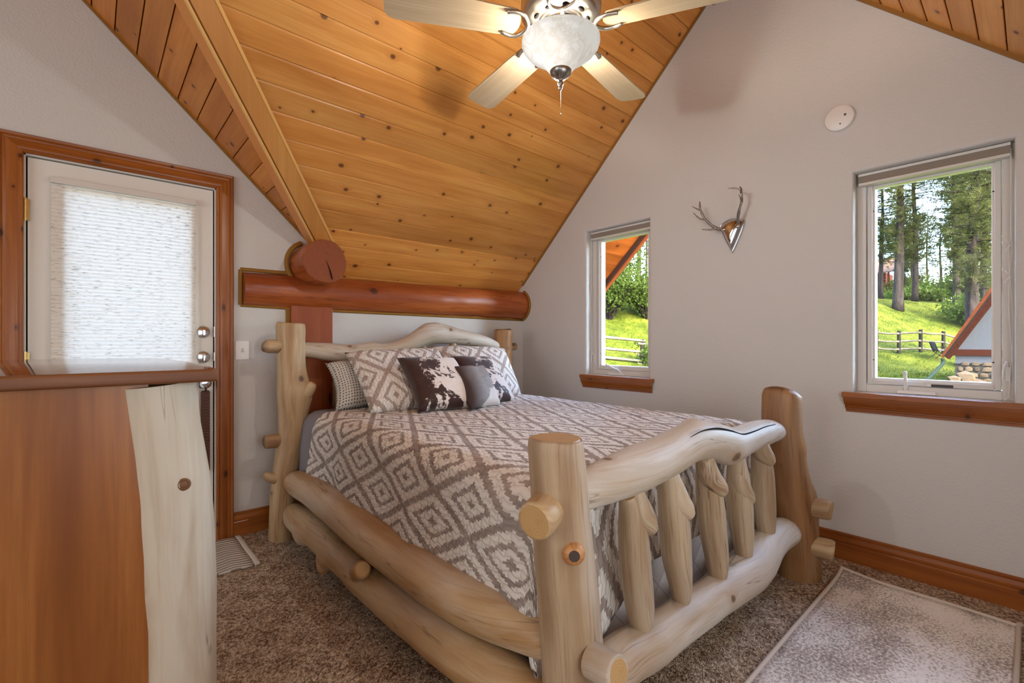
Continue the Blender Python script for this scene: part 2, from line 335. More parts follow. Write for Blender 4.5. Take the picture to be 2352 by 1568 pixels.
for i,(a,b) in enumerate((((XL-.03,WL[0],WL[2]),(XL-.06,WL[1],WL[3])),((FW[0][0],YF-.03,.65),(FW[0][1],YF-.06,1.65)),((FW[1][0],YF-.03,.65),(FW[1][1],YF-.06,1.65)))):
    e=sempty('window_%d'%(i+3)); MB().box(a,b).build('shade',M_SHADE,e)  # unseen window, made up to go with a fill lamp
    f=MB(); A=[min(p,q) for p,q in zip(a,b)];Bq=[max(p,q) for p,q in zip(a,b)]
    k=1 if i==0 else 0; t=.06
    for s0,s1 in (((A[k]-t,A[2]-t),(Bq[k]+t,A[2])),((A[k]-t,Bq[2]),(Bq[k]+t,Bq[2]+t)),((A[k]-t,A[2]),(A[k],Bq[2])),((Bq[k],A[2]),(Bq[k]+t,Bq[2]))):
        if i==0: f.box((XL,s0[0],s0[1]),(XL+.02,s1[0],s1[1]))
        else: f.box((s0[0],YF,s0[1]),(s1[0],YF+.02,s1[1]))
    f.build('window_casing',M_TX,e)
# ceiling: dark backing slabs, planks on them
k1=math.sqrt(1+S1*S1); kd=math.sqrt(1+SD*SD)
cb=MB(); up=.022; T=.16
xv=lambda y: DX+(S1*y)/SD                          # valley x at depth y (y<=0)
cb.add(*(lambda P:(P+[(p[0],p[1],p[2]+T) for p in P],[(0,1,2,3),(7,6,5,4),(0,4,5,1),(1,5,6,2),(2,6,7,3),(3,7,4,0)]))([(1.15,.30,Z0-S1*.30+up),(xv(.30),.30,Z0-S1*.30+up),(DRX,RY,RZ+up),(1.15,RY,RZ+up)]))
cb.add(*(lambda P:(P+[(p[0],p[1],p[2]+T) for p in P],[(0,1,2,3),(7,6,5,4),(0,4,5,1),(1,5,6,2),(2,6,7,3),(3,7,4,0)]))([(.25,RY,RZ+up),(XL-.2,RY,RZ+up),(XL-.2,YF-.4,RZ+S2*(YF-.4-RY)+up),(.25,YF-.4,RZ+S2*(YF-.4-RY)+up)]))
cb.add(*(lambda P:(P+[(p[0],p[1],p[2]+T) for p in P],[(0,1,2,3),(7,6,5,4),(0,4,5,1),(1,5,6,2),(2,6,7,3),(3,7,4,0)]))([(DX,.2,Z0+up),(DRX,.2,RZ+up),(DRX,RY,RZ+up),(DX,0,Z0+up)]))
zl=RZ-SD*(DRX-(XL-.2))
cb.add(*(lambda P:(P+[(p[0],p[1],p[2]+T) for p in P],[(0,1,2,3),(7,6,5,4),(0,4,5,1),(1,5,6,2),(2,6,7,3),(3,7,4,0)]))([(DRX,.2,RZ+up),(XL-.2,.2,zl+up),(XL-.2,RY,RZ+up),(DRX,RY,RZ+up)]))
ceiling=struct(cb.build('ceiling',M_BACK))
PW=.1247; G=.0022; TH=.018; CH=.004
def plank(s0,s1,end0,end1,pos,mat):
    """s: distance down the slope; end0/end1(s): plank ends along its run; pos(run,s,out)->xyz"""
    cs=[(s0+G,TH),(s0+G,CH),(s0+G+CH,0),(s1-G-CH,0),(s1-G,CH),(s1-G,TH)]; V=[pos(end0(s),s,h) for s,h in cs]+[pos(end1(s),s,h) for s,h in cs]
    n=6; F=[(i,(i+1)%n,n+(i+1)%n,n+i) for i in range(n)]+[tuple(range(n))[::-1],tuple(range(n,2*n))]
    UVp=[(end0(s),s) for s,h in cs]+[(end1(s),s) for s,h in cs]; c=np.mean(np.array(V),axis=0); MB().add(V,F,UVp).build('plank',mat,ceiling,origin=tuple(c))
# nrm offset: "out" lifts the plank away from the room
def pos_main(x,s,h): y=s/k1; return (x,-y+h*0, Z0+S1*y+h*k1*.9)
def pos_right(x,s,h): y=s/math.sqrt(2); return (x,RY-y,RZ-S2*y+h*1.3)
def pos_dorm(y,s,h): x=s/kd; return (DX-x,y,Z0+SD*x+h*1.3)
smax=-RY*k1; s=.03-2*PW
while s<smax-.02:
    e=min(s+PW,smax); plank(s,e,lambda q:-.001,lambda q:xv(-q/k1)-.005,pos_main,M_PX); s+=PW
s=0.0; sr=(RY-YF)*math.sqrt(2)
while s<sr-.02:
    plank(s,min(s+PW,sr),lambda q:-.001,lambda q:XL+.01,pos_right,M_PX); s+=PW
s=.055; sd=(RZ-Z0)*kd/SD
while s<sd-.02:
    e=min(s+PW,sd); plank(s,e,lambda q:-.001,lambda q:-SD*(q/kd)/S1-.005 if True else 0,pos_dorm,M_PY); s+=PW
# roof overhang outside the small window: soffit boards, dark frieze and rake board
M_SOF=wood('soffit_cedar',srgb(78,36,10),srgb(116,58,18),srgb(132,70,26),srgb(40,18,8),'X',.6,12,(3,5,.1),.3,'UV',spec=.05)
ov=sempty('trim_6'); s=-.36
while s<1.9:
    cs=[(s+G,TH),(s+G,0),(s+PW-G,0),(s+PW-G,TH)]; V=[pos_main(.21,a,h) for a,h in cs]+[pos_main(1.10,a,h) for a,h in cs]
    MB().add(V,[(0,1,5,4),(1,2,6,5),(2,3,7,6),(3,0,4,7),(3,2,1,0),(4,5,6,7)],[(.21,a) for a,h in cs]+[(1.1,a) for a,h in cs]).build('soffit_board',M_SOF,ov,origin=V[0]); s+=PW
M_FASCIA=wood('rake_board_stain',srgb(84,38,18),srgb(106,54,28),srgb(118,64,36),srgb(50,22,12),'X',.6,10,(1,5,.05),.02,spec=.05)
M_DARK=plain('dark_frieze',srgb(40,24,18),.8,.05)
def rake(name,xa,xb,za,zb,m): MB().add([(x,y,Z0-S1*y+z) for x in (xa,xb) for y in (.34,RY) for z in (za,zb)],[(0,1,3,2),(4,6,7,5),(0,4,5,1),(2,3,7,6),(0,2,6,4),(1,5,7,3)]).build(name,m,ov)
rake('frieze_board',1.085,1.115,-.055,.02,M_DARK); rake('rake_board',1.115,1.155,-.075,.19,M_FASCIA); rake('roof_edge',1.10,1.17,.19,.21,M_DARK)
# valley cover boards, apex down
va=sempty('trim_1'); ux,uy=math.sqrt(.5),-math.sqrt(.5)
def vboard(name,e0,z0,e1,z1,th,mat):
    d=Vector((e1-e0,z1-z0)).normalized(); nn=Vector((d.y,-d.x))*th
    if nn.y>0: nn=-nn
    pr=[(e0,z0),(e1,z1),(e1+nn.x,z1+nn.y),(e0+nn.x,z0+nn.y)]; V=[]
    for x,y,z in ((DX+.02,.0205,Z0-.02),(DRX+.1,RY+.1,RZ-.1)):
        for e,h in pr: V.append((x+e*ux,y+e*uy,z+h))
    MB().add(V,[(0,1,2,3),(7,6,5,4),(0,4,5,1),(1,5,6,2),(2,6,7,3),(3,7,4,0)]).build(name,mat,va,origin=V[0])
vboard('valley_board',.066,.046,.002,-.036,.014,M_VAL); vboard('valley_board',-.004,-.020,-.112,.078,.012,M_PY)
M_STRIP=plain('pale_pine_edge',srgb(226,176,104),.45,.3)
vboard('edge_strip',.076,.050,.066,.040,.016,M_STRIP); vboard('edge_strip',.004,-.046,-.010,-.036,.010,M_STRIP)
# thin scribe strips where planks meet the walls
sc_=sempty('trim_2')
def strip(a,b,off,th=.016):
    a=Vector(a);b=Vector(b);o1=Vector(off[0]);o2=Vector(off[1]); V=[p+q for p in (a,b) for q in (Vector((0,0,0)),o1,o1+o2,o2)]
    MB().add(V,[(0,1,2,3),(7,6,5,4),(0,4,5,1),(1,5,6,2),(2,6,7,3),(3,7,4,0)]).build('scribe_strip',M_CAULK2,sc_,origin=tuple(a))
M_CAULK2=plain('olive_pine_edge',srgb(150,104,48),.5,.3)
strip((0,0,Z0),(0,RY,RZ),((-.016,0,0),(0,-.006,-.010))); strip((0,RY,RZ),(0,YF,RZ+S2*(YF-RY)),((-.016,0,0),(0,.010,-.012))); strip((DX,0,Z0),(DRX,0,RZ),((0,-.016,0),(-.006,0,-.010)))
# boxed ridge beam
struct(MB().box((-.001,RY-.17,RZ-.24),(-3.7,RY+.17,RZ+.02),ch=.006).build('trim_3',M_TX))
# baseboards
BP=[(0,0),(0,.018),(.082,.018),(.088,.014),(.094,.017),(.1,.017),(.104,.012),(.122,.009),(.128,.012),(.138,.012),(.14,.008),(.14,0)]
o=struct(profile('baseboard_right',(-.0005,0,0),(0,-1,0),-YF,(0,0,1),(-1,0,0),BP,M_TY))
o=struct(profile('baseboard_back',(-2.376,-.0005,0),(1,0,0),2.376,(0,0,1),(0,-1,0),BP,M_TX))
# door casing
CP=[(0,0),(0,.016),(.004,.020),(.012,.020),(.016,.016),(.022,.018),(.03,.019),(.058,.013),(.066,.016),(.070,.013),(.076,.019),(.084,.021),(.089,.015),(.089,0)]
tc=sempty('trim_4')
profile('head_casing',(DO[0],-.0005,DO[2]),(1,0,0),DO[1]-DO[0],(0,0,1),(0,-1,0),CP,M_TX,tc,m0=-1,m1=1)
profile('side_casing',(DO[1],-.0005,0),(0,0,1),DO[2],(1,0,0),(0,-1,0),CP,M_TZ,tc,m1=1)
profile('side_casing',(DO[0],-.0005,0),(0,0,1),DO[2],(-1,0,0),(0,-1,0),CP,M_TZ,tc,m1=1)
# ------------------------------------------------------------------ door
door=sempty('door_1',(-2.852,.02,0))
def dpart(mb,name,mat,parent=None,**k):
    o=mb.build(name,mat,None,**k); p=parent or door; o.parent=p; o.matrix_parent_inverse=Matrix.Translation(Vector(p.matrix_world.translation if p is not door else door.location)).inverted() if p is door else Matrix(); return o
jm=MB().box((DO[0],0,0),(DO[0]+.006,.2,DO[2])).box((DO[1]-.006,0,0),(DO[1],.2,DO[2])).box((DO[0],0,DO[2]-.006),(DO[1],.2,DO[2]))
dpart(jm,'door_jamb',M_WHITE)
dx0,dx1,dz1=DO[0]+.012,DO[1]-.013,DO[2]-.012; gx0,gx1,gz0,gz1=-3.10,-2.585,.25,1.93
sl=MB()
for a,b in (((dx0,.012,.01),(gx0,.056,dz1)),((gx1,.012,.01),(dx1,.056,dz1)),((gx0,.012,.01),(gx1,.056,gz0)),((gx0,.012,gz1),(gx1,.056,dz1))): sl.box(a,b)
dpart(sl,'door_slab',M_WHITE)
dpart(MB().box((DO[0]+.006,.03,0),(dx0,.05,DO[2]-.006)).box((dx1,.03,0),(DO[1]-.006,.05,DO[2]-.006)).box((dx0,.03,dz1),(dx1,.05,DO[2]-.006)),'door_gap',M_BLACK)
fr=MB()
for a,b in (((gx0-.045,.004,gz0-.04),(gx0,.014,gz1+.05)),((gx1,.004,gz0-.04),(gx1+.04,.014,gz1+.05)),((gx0,.004,gz1),(gx1,.014,gz1+.05)),((gx0,.004,gz0-.04),(gx1,.014,gz0))): fr.box(a,b)
dpart(fr,'glass_frame',M_WHITE)
def glass_mat():
    m=M('window_glass'); t=m.t; t.nodes.remove(m.b); tr=t.nodes.new('ShaderNodeBsdfTransparent'); gl=t.nodes.new('ShaderNodeBsdfGlossy'); gl.inputs['Roughness'].default_value=.02
    fz=t.nodes.new('ShaderNodeFresnel'); fz.inputs[0].default_value=1.14; mx=t.nodes.new('ShaderNodeMixShader'); tr.inputs[0].default_value=(.97,.98,.97,1)
    t.links.new(fz.outputs[0],mx.inputs[0]); t.links.new(tr.outputs[0],mx.inputs[1]); t.links.new(gl.outputs[0],mx.inputs[2]); t.links.new(mx.outputs[0],t.nodes['Material Output'].inputs[0]); return m.m
M_GLASS=glass_mat()
dpart(MB().box((gx0,.034,gz0),(gx1,.040,gz1)),'door_glass',M_GLASS)
def blind_mat():
    m=M('woven_cellular_fabric',.9,.1); co=m.coord('Object')
    f=m.noise(m.map(co,(24,1,190)),1,3,.6); fl=m.math('MULTIPLY',m.ramp(f,[(.57,B0),(.63,W1)]),m.ramp(m.noise(co,4,2),[(.3,(.4,.4,.4)),(.7,W1)]))
    c=m.mix(m.math('MULTIPLY',fl,.75),srgb(232,226,216),srgb(120,104,88)); m.base(c)
    tl=m.t.nodes.new('ShaderNodeBsdfTranslucent'); m.set(tl.inputs[0],c); mx=m.t.nodes.new('ShaderNodeMixShader'); mx.inputs[0].default_value=.125
    m.t.links.new(m.b.outputs[0],mx.inputs[1]); m.t.links.new(tl.outputs[0],mx.inputs[2]); m.t.links.new(mx.outputs[0],m.t.nodes['Material Output'].inputs[0]); return m.m
zs=np.arange(.22,1.935,.0095); V=[];F=[]
for i,z in enumerate(zs):
    yy=-.004-(.0045 if i%2 else 0); V+=[(-3.150,yy,z),(-2.562,yy,z)]
F=[(2*i,2*i+1,2*i+3,2*i+2) for i in range(len(zs)-1)]
bl=dpart(MB().add(V,F),'blind',blind_mat()); 
dpart(MB().box((-3.152,-.022,1.935),(-2.560,.004,1.965),ch=.003).box((-3.152,-.018,.195),(-2.560,.0,.222),ch=.003),'blind_rail',M_VINYL)
for z in (1.218,1.072):
    o=dpart(MB().lathe([(0,0),(.034,0),(.035,-.004),(.031,-.011),(.012,-.014),(0,-.014)],(-2.524,.012,z),'Y',28),'deadbolt',M_CHROME,auto=40)
    t=MB().box((-2.529,-.026,z-.021),(-2.519,-.002,z+.013),ch=.003).build('thumb_turn',M_CHROME,None); t.parent=o
dpart(MB().lathe([(0,0),(.034,0),(.034,-.006),(.013,-.012),(.012,-.035),(.026,-.045),(.029,-.06),(.02,-.072),(0,-.074)],(-2.52,.012,.925),'Y',28),'door_knob',M_CHROME,auto=40)
for z in (1.79,1.06,.25): dpart(MB().lathe([(0,-.055),(.007,-.055),(.007,.055),(0,.055)],(DO[0]+.004,-.004,z),'Z',12).box((DO[0],0,z-.05),(DO[0]+.02,.012,z+.05)),'hinge',M_BRASS,auto=40)
dpart(MB().box((DO[1]-.010,.002,1.19),(DO[1]-.001,.03,1.25)).box((DO[1]-.010,.002,1.05),(DO[1]-.001,.03,1.1)),'strike_plate',M_NICKEL)
# brown ridged strap hanging on the door under the knob
sb=MB()
for i in range(26): sb.box((-2.535,-.006,.42+i*.0175),(-2.492,.008,.434+i*.0175))
sb.box((-2.532,-.002,.41),(-2.495,.006,.88)); sb.tube([(-2.513,-.002,.87),(-2.515,-.03,.905),(-2.52,-.03,.94)],.006)
tag(sb.build('hanging_strap',plain('brown_leather',srgb(88,56,40),.7),None,origin=(-2.513,0,.65)),'brown ridged strap hanging from the door knob behind the dresser','strap')
# ------------------------------------------------------------------ windows
def window(num,y0,y1,z0,z1,cord_left,handle,label_plate):
    """opening between y0 (far) and y1 (near)"""
    wd=sempty('window_%d'%num,(.1,(y0+y1)/2,z0)); inv=Matrix.Translation(-Vector(wd.location))
    def pt(mb,name,mat,par=None,**k):
        o=mb.build(name,mat,None,**k); o.parent=par or wd; o.matrix_parent_inverse=inv if par is None else Matrix()
        return o
    def ring(a,b,c,d,t,x0,x1,ch=.003):
        mb=MB(); mb.box((x0,a,c),(x1,a-t,d),ch=ch); mb.box((x0,b+t,c),(x1,b,d),ch=ch); mb.box((x0,a-t,c),(x1,b+t,c+t),ch=ch); mb.box((x0,a-t,d-t),(x1,b+t,d),ch=ch); return mb
    pt(ring(y0,y1,z0,z1,.040,.085,.2),'window_frame',M_VINYL)
    s=pt(ring(y0-.043,y1+.043,z0+.043,z1-.043,.022,.095,.15),'sash',M_VINYL)
    b=pt(ring(y0-.065,y1+.065,z0+.065,z1-.065,.010,.108,.16,.001),'glazing_bead',M_PLASTIC,s)
    pt(MB().box((.128,y0-.07,z0+.07),(.132,y1+.07,z1-.07)),'pane',M_GLASS,s)
    # raised honeycomb shade in its head rail
    h=pt(MB().box((.045,y0-.012,z1-.018),(.085,y1+.012,z1-.004),ch=.002),'shade_rail',M_VINYL)
    fold=MB()
    for i in range(7): fold.box((.048,y0-.014,z1-.0235-i*.0045),(.083,y1+.014,z1-.0195-i*.0045))
    pt(fold,'shade_stack',plain('taupe_honeycomb_fabric_%d'%num,srgb(150,138,126),.9),h)
    pt(MB().box((.046,y0-.014,z1-.066),(.086,y1+.014,z1-.052),ch=.002),'bottom_rail',M_VINYL,h)
    # crank operator
    yc=y0-.245; c=pt(MB().box((.066,yc+.075,z0+.002),(.095,yc-.075,z0+.020),ch=.004),'crank_base',M_PLASTIC)
    ca=MB()
    if handle=='up': ca.tube([(.075,yc+.04,z0+.015),(.068,yc+.04,z0+.06),(.066,yc+.041,z0+.105)],[.009,.008,.007],8); ca.lathe([(0,-.01),(.009,-.008),(.009,.008),(0,.01)],(.060,yc+.041,z0+.11),'X',10)
    else: ca.tube([(.075,yc-.055,z0+.015),(.066,yc-.02,z0+.045),(.066,yc+.03,z0+.058),(.066,yc+.075,z0+.078)],[.009,.008,.007,.006],8); ca.lathe([(0,-.01),(.008,-.008),(.008,.008),(0,.01)],(.060,yc+.08,z0+.083),'X',10)
    pt(ca,'crank_handle',M_PLASTIC,c,auto=50)
    yl=(y0-.020) if cord_left else (y1+.022)
    l=pt(MB().box((.078,yl-.009,z0+.085),(.09,yl+.009,z0+.165),ch=.003),'sash_lock',M_PLASTIC)
    pt(MB().tube([(.078,yl,z0+.155),(.066,yl+.004,z0+.175),(.062,yl+.012,z0+.15),(.064,yl+.016,z0+.10)],[.006,.006,.005,.004],8),'lock_lever',M_PLASTIC,l,auto=60)
    # black screen clips
    for yy,zz in ((y0-.060,z0+.17),(y1+.062,z0+.17),(y0-.060,z1-.2),(y1+.062,z1-.2)): pt(MB().box((.106,yy-.010,zz-.002),(.112,yy+.010,zz+.003)),'screen_clip',M_BLACK)
    if label_plate:
        pt(MB().box((.0935,yc-.055,z0+.043),(.095,yc-.135,z0+.056)),'maker_plate',plain('dark_maker_label',srgb(60,58,58),.5),s)
        pt(MB().box((.0932,yc-.040,z0+.044),(.095,yc-.052,z0+.056)),'maker_mark',M_PLASTIC,s)
    # sill board and moulded apron
    pt(MB().box((-.030,y0+.045,z0-.028),(.0,y1-.045,z0),ch=.004).box((-.001,y0+.001,z0-.026),(.1,y1-.001,z0-.0005)),'sill',M_TY)
    AP=[(0,0),(0,.026),(-.010,.024),(-.026,.021),(-.042,.013),(-.048,.013),(-.052,.010),(-.062,.009),(-.066,.006),(-.084,.006),(-.084,0)]
    AP=[(0,0),(0,.024),(-.012,.024),(-.030,.019),(-.044,.011),(-.047,.013),(-.053,.011),(-.056,.008),(-.061,.008),(-.064,.005),(-.076,.005),(-.076,0)]
    L=(y0-y1)+.09
    o=profile('apron',(-.0006,y0+.027,z0-.028),(0,-1,0),L-.036,(0,0,1),(-1,0,0),AP,M_TY,None,t0=-.5,t1=.5); o.parent=wd; o.matrix_parent_inverse=inv
    # lift cord, tied in loops
    yk=(y0-.010) if cord_left else (y1+.012); cm=plain('cord_white_%d'%num,srgb(230,226,220),.8)
    cd=MB()
    zz=np.linspace(z1-.03,z0+.02,26)
    for ph in (0,2.0): cd.tube([(.055,yk+.007*math.sin(z*9+ph)*(1 if z<1.6 else .2),z) for z in zz]+[(.03,yk+.02+.012*ph,z0+.004)],.0016,6)
    for zk in (z0+.56,z0+.70):
        for sgn in (-1,1): cd.tube([(.054,yk,zk),(.048,yk+.010,zk+.014*sgn),(.05,yk+.018,zk+.028*sgn)],.002,6)
    pt(cd,'lift_cord',cm,h,smooth=True)
    return wd
window(1,*WIN[0],True,'down',False)
window(2,*WIN[1],False,'up',True)
# ------------------------------------------------------------------ structural logs on the back wall
bl_=log('log_beam',[(-2.325,.03,1.482,.106),(-2.1,.03,1.482,.110),(-1.7,.036,1.486,.116),(-1.2,.040,1.490,.121),(-.7,.044,1.494,.127),(-.3,.046,1.497,.131),(-.002,.047,1.498,.133)],[M_RED,M_REDEND],None,8,28,.03,chamfer=.0,lumps=((-.95,-.08,1.47,.08,.006),(-.72,-.08,1.46,.07,.006)))
tag(bl_,'long reddish-brown stained log beam lying along the back wall above the headboard','log beam')
st=log('log_stub',[(-1.925,.06,1.665,.128),(-1.925,-.03,1.665,.130),(-1.923,-.12,1.664,.133),(-1.922,-.20,1.663,.136),(-1.922,-.255,1.662,.135)],[M_RED,M_REDEND],None,6,30,.045,chamfer=.006,seed=4)
tag(st,'short round log end sticking out of the wall above the long beam','log end')
MB().tube([(-1.918,-.256,1.665),(-1.900,-.2565,1.625),(-1.888,-.257,1.585),(-1.880,-.257,1.552)],[.0008,.0025,.0045,.003],6).build('end_crack',M_BLACK,st)
pp=MB().box((-2.057,-.035,0),(-1.792,.0,1.392),ch=.004).build('wall_post',M_REDPOST,None,origin=(-1.92,-.02,0)); tag(pp,'flat reddish-brown wooden post under the log beam behind the headboard','post')
# sealant beads where logs meet plaster
cl=sempty('trim_5')
MB().box((-2.080,-.012,0),(-2.057,0,1.40)).build('post_sealant',M_CAULK,cl)
def bead(name,pts,r): MB().tube(catmull(pts,5),r,8).build(name,M_CAULK,cl,smooth=True)
bead('beam_sealant',[(-2.335,-.004,1.385),(-2.335,-.006,1.487),(-2.335,-.004,1.595)],.012)
bead('beam_sealant',[(-2.335,-.003,1.382),(-1.8,-.003,1.372),(-1.0,-.003,1.368),(-.0,-.003,1.362)],.010)
bead('beam_sealant',[(-2.335,-.003,1.598),(-2.1,-.003,1.60),(-2.05,-.003,1.61)],.012)
a_=np.linspace(-.65*PI,.62*PI,20)
bead('beam_sealant',[(-.004,.047-.145*math.cos(t),1.498+.145*math.sin(t)) for t in a_ if .047-.145*math.cos(t)<.01],.012)
bead('stub_sealant',[(-1.925-.15*math.cos(t),-.006,1.665+.15*math.sin(t)) for t in np.linspace(-.9,1.15,12)],.016)
# ------------------------------------------------------------------ light switch, smoke detector
sw=thing('light_switch','white toggle light switch beside the door','light switch',(-2.3265,0,1.11))
MB().box((-.0375,-.006,-.057),(.0375,0,.057),ch=.003).build('wall_plate',M_PLASTIC,sw); MB().box((-.005,-.009,-.012),(.005,-.004,.012)).build('toggle_slot',plain('switch_slot',srgb(190,184,176),.5),sw)
MB().tube([(0,-.004,0),(0,-.021,-.009)],[.0042,.0032],8).build('toggle',M_PLASTIC,sw)
for z in (.03,-.03): MB().lathe([(0,0),(.003,0),(.003,-.0075),(0,-.0075)],(0,0,z),'Y',10).build('screw',M_NICKEL,sw)
sd_=thing('smoke_detector','round white smoke detector on the wall between the two windows','smoke detector',(0,-2.497,2.361))
MB().lathe([(0,0),(.068,0),(.0685,-.012),(.066,-.022),(.058,-.027),(0,-.028)],(0,0,0),'X',48).build('detector_body',M_PLASTIC,sd_,auto=35)
for y,z,r in ((-.028,.006,.006),(-.006,-.036,.0038)): MB().lathe([(0,-.026),(r,-.026),(r,-.0295),(0,-.0295)],(0,y,z),'X',14).build('vent_hole',plain('grey_hole',srgb(96,92,88),.7),sd_)
# small white thing at the far left edge, on the wall over the door
wl=thing('wall_fixture','small white fixture on the wall above the door, at the left edge','fixture',(-3.335,-.001,2.835))
MB().box((-.03,-.03,-.028),(.025,0,.028),ch=.012).build('fixture_body',M_PLASTIC,wl)
# ------------------------------------------------------------------ antler mount
am=thing('antler_mount','polished silver shield with two pewter antlers hung between the windows','wall decor',(0,-1.93,1.82))
out=[(.078,.086)]; 
top=[(y,.086+.030*(1-(y/.078)**2)) for y in np.linspace(.078,-.078,13)]
sideR=[(-.078+.078*t**1.25,.086-.19*t) for t in np.linspace(.08,1,10)]; sideL=[(-y,z) for y,z in sideR[:-1]][::-1]
olp=top+sideR+sideL
def scaled(k,x): return [(x,y*k,.02+(z-.02)*k) for y,z in olp]
rings=[scaled(1,-.001),scaled(1,-.010),scaled(.96,-.014),scaled(.90,-.013),scaled(.78,-.026),scaled(.55,-.040),scaled(.28,-.048),scaled(.05,-.050)]
V=[p for r_ in rings for p in r_]; n=len(olp); F=[(i*n+k,i*n+(k+1)%n,(i+1)*n+(k+1)%n,(i+1)*n+k) for i in range(len(rings)-1) for k in range(n)]+[tuple(range(n))[::-1],tuple((len(rings)-1)*n+k for k in range(n))]
MB().add(V,F).build('shield',M_CHROME,am,auto=28)
def antler(paths):
    mb=MB()
    for p,r0,r1 in paths:
        q=catmull(p,5); mb.tube(q,[r0+(r1-r0)*t**.8*(1)+.0012*math.sin(t*30) for t in np.linspace(0,1,len(q))],9)
    return mb
A1=[([(-.035,.048,.052),(-.055,.075,.058),(-.085,.105,.085),(-.105,.135,.13),(-.115,.155,.185),(-.115,.160,.235)],.011,.005),([(-.055,.075,.058),(-.085,.115,.052),(-.10,.155,.060)],.009,.002),([(-.10,.125,.115),(-.12,.160,.128),(-.13,.195,.168)],.008,.002),([(-.112,.152,.178),(-.12,.178,.192),(-.125,.205,.212)],.007,.002)]
A2=[([(-.035,-.045,.060),(-.060,-.055,.095),(-.085,-.075,.145),(-.095,-.092,.19),(-.10,-.092,.235),(-.11,-.072,.262),(-.12,-.02,.275)],.011,.003),([(-.09,-.088,.18),(-.12,-.098,.19),(-.15,-.095,.215)],.007,.002),([(-.10,-.09,.235),(-.12,-.1,.25),(-.14,-.098,.262)],.007,.003)]
for A in (A1,A2): antler(A).build('antler',M_PEWTER,am,smooth=True)
for y,z in ((.045,.05),(-.042,.056)): MB().lathe([(0,-.03),(.013,-.032),(.016,-.040),(.012,-.048),(0,-.05)],(0,y,z),'X',16).build('antler_collar',M_CHROME,am,smooth=True)
# ------------------------------------------------------------------ log bed
bed=thing('log_bed','peeled log bed frame with driftwood-like curved headboard and footboard rails','bed',(-1.27,-1.3,0))
inv_bed=Matrix.Translation((1.27,1.3,0))
def blog(name,ctrl,mats,par=None,**k):
    o=log(name,ctrl,mats,None,**k); o.parent=par or bed
    if par is None: o.matrix_parent_inverse=inv_bed
    return o
LG=[M_LOG,M_END]; LW=[M_LOGW,M_END]; LB=[M_LOGB,M_END]; LR=[M_RAIL,M_END]
# posts
hl=blog('post',[(-2.152,-.215,0,.082),(-2.150,-.215,.2,.078),(-2.128,-.21,.42,.078),(-2.100,-.21,.62,.079),(-2.098,-.205,.80,.082),(-2.102,-.205,.95,.080),(-2.107,-.2,1.12,.079),(-2.108,-.2,1.255,.080),(-2.108,-.2,1.273,.070)],LG,n=5,seg=24,amp=.05,lumps=((-2.05,-.26,.85,.09,.035),(-2.18,-.27,.40,.06,.012)),chamfer=.0)
blog('branch_stub',[(-2.09,-.23,.82,.050),(-2.045,-.27,.86,.046),(-2.020,-.295,.90,.032),(-2.012,-.302,.915,.018)],LG,hl,n=4,seg=14,chamfer=.004,amp=.1)
blog('branch_stub',[(-2.19,-.23,.36,.036),(-2.232,-.235,.375,.028),(-2.262,-.235,.40,.016)],LG,hl,n=4,seg=12,chamfer=.004)
hr=blog('post',[(-.41,-.2,0,.085),(-.41,-.2,.4,.082),(-.412,-.2,.8,.080),(-.415,-.2,1.1,.078),(-.416,-.2,1.245,.078),(-.416,-.2,1.262,.066)],LB,n=5,seg=22,amp=.05,chamfer=.0,seed=2)
fl=blog('post',[(-2.035,-2.385,0,.092),(-2.045,-2.385,.15,.088),(-2.055,-2.38,.32,.083),(-2.075,-2.38,.5,.080),(-2.095,-2.38,.65,.076),(-2.110,-2.38,.8,.073),(-2.122,-2.38,.9,.071),(-2.123,-2.38,.918,.063)],[logwood('peeled_post_log',srgb(182,158,128),srgb(152,124,94),srgb(122,86,54),srgb(70,44,28),warm=.35,streak=.5,knot=(1.2,1.4,.03),gray=srgb(196,186,174)),M_END],n=6,seg=28,amp=.03,lumps=((-2.130,-2.44,.654,.05,.014),(-2.15,-2.43,.55,.05,.010)),chamfer=.0,seed=5)
blog('branch_stub',[(-2.120,-2.432,.650,.032),(-2.139,-2.455,.653,.029),(-2.150,-2.467,.654,.020)],[logwood('knot_ring_wood',srgb(190,136,84),srgb(168,112,64),srgb(132,80,44),srgb(60,40,30),warm=.5),plain('dark_knot',srgb(66,52,46),.6)],fl,n=4,seg=16,chamfer=.006,amp=.08)
frp=blog('post',[(-.36,-2.40,0,.104),(-.375,-2.40,.12,.102),(-.40,-2.395,.3,.104),(-.44,-2.39,.42,.100),(-.485,-2.385,.58,.090),(-.515,-2.38,.74,.086),(-.525,-2.38,.89,.085),(-.525,-2.38,.912,.076)],LB,n=6,seg=28,amp=.04,lumps=((-.50,-2.46,.66,.05,.010),(-.36,-2.45,.42,.06,.018)),chamfer=.0,seed=8)
blog('branch_stub',[(-.512,-2.448,.655,.026),(-.514,-2.468,.657,.019),(-.515,-2.473,.658,.013)],LB,frp,n=3,seg=14,chamfer=.004)
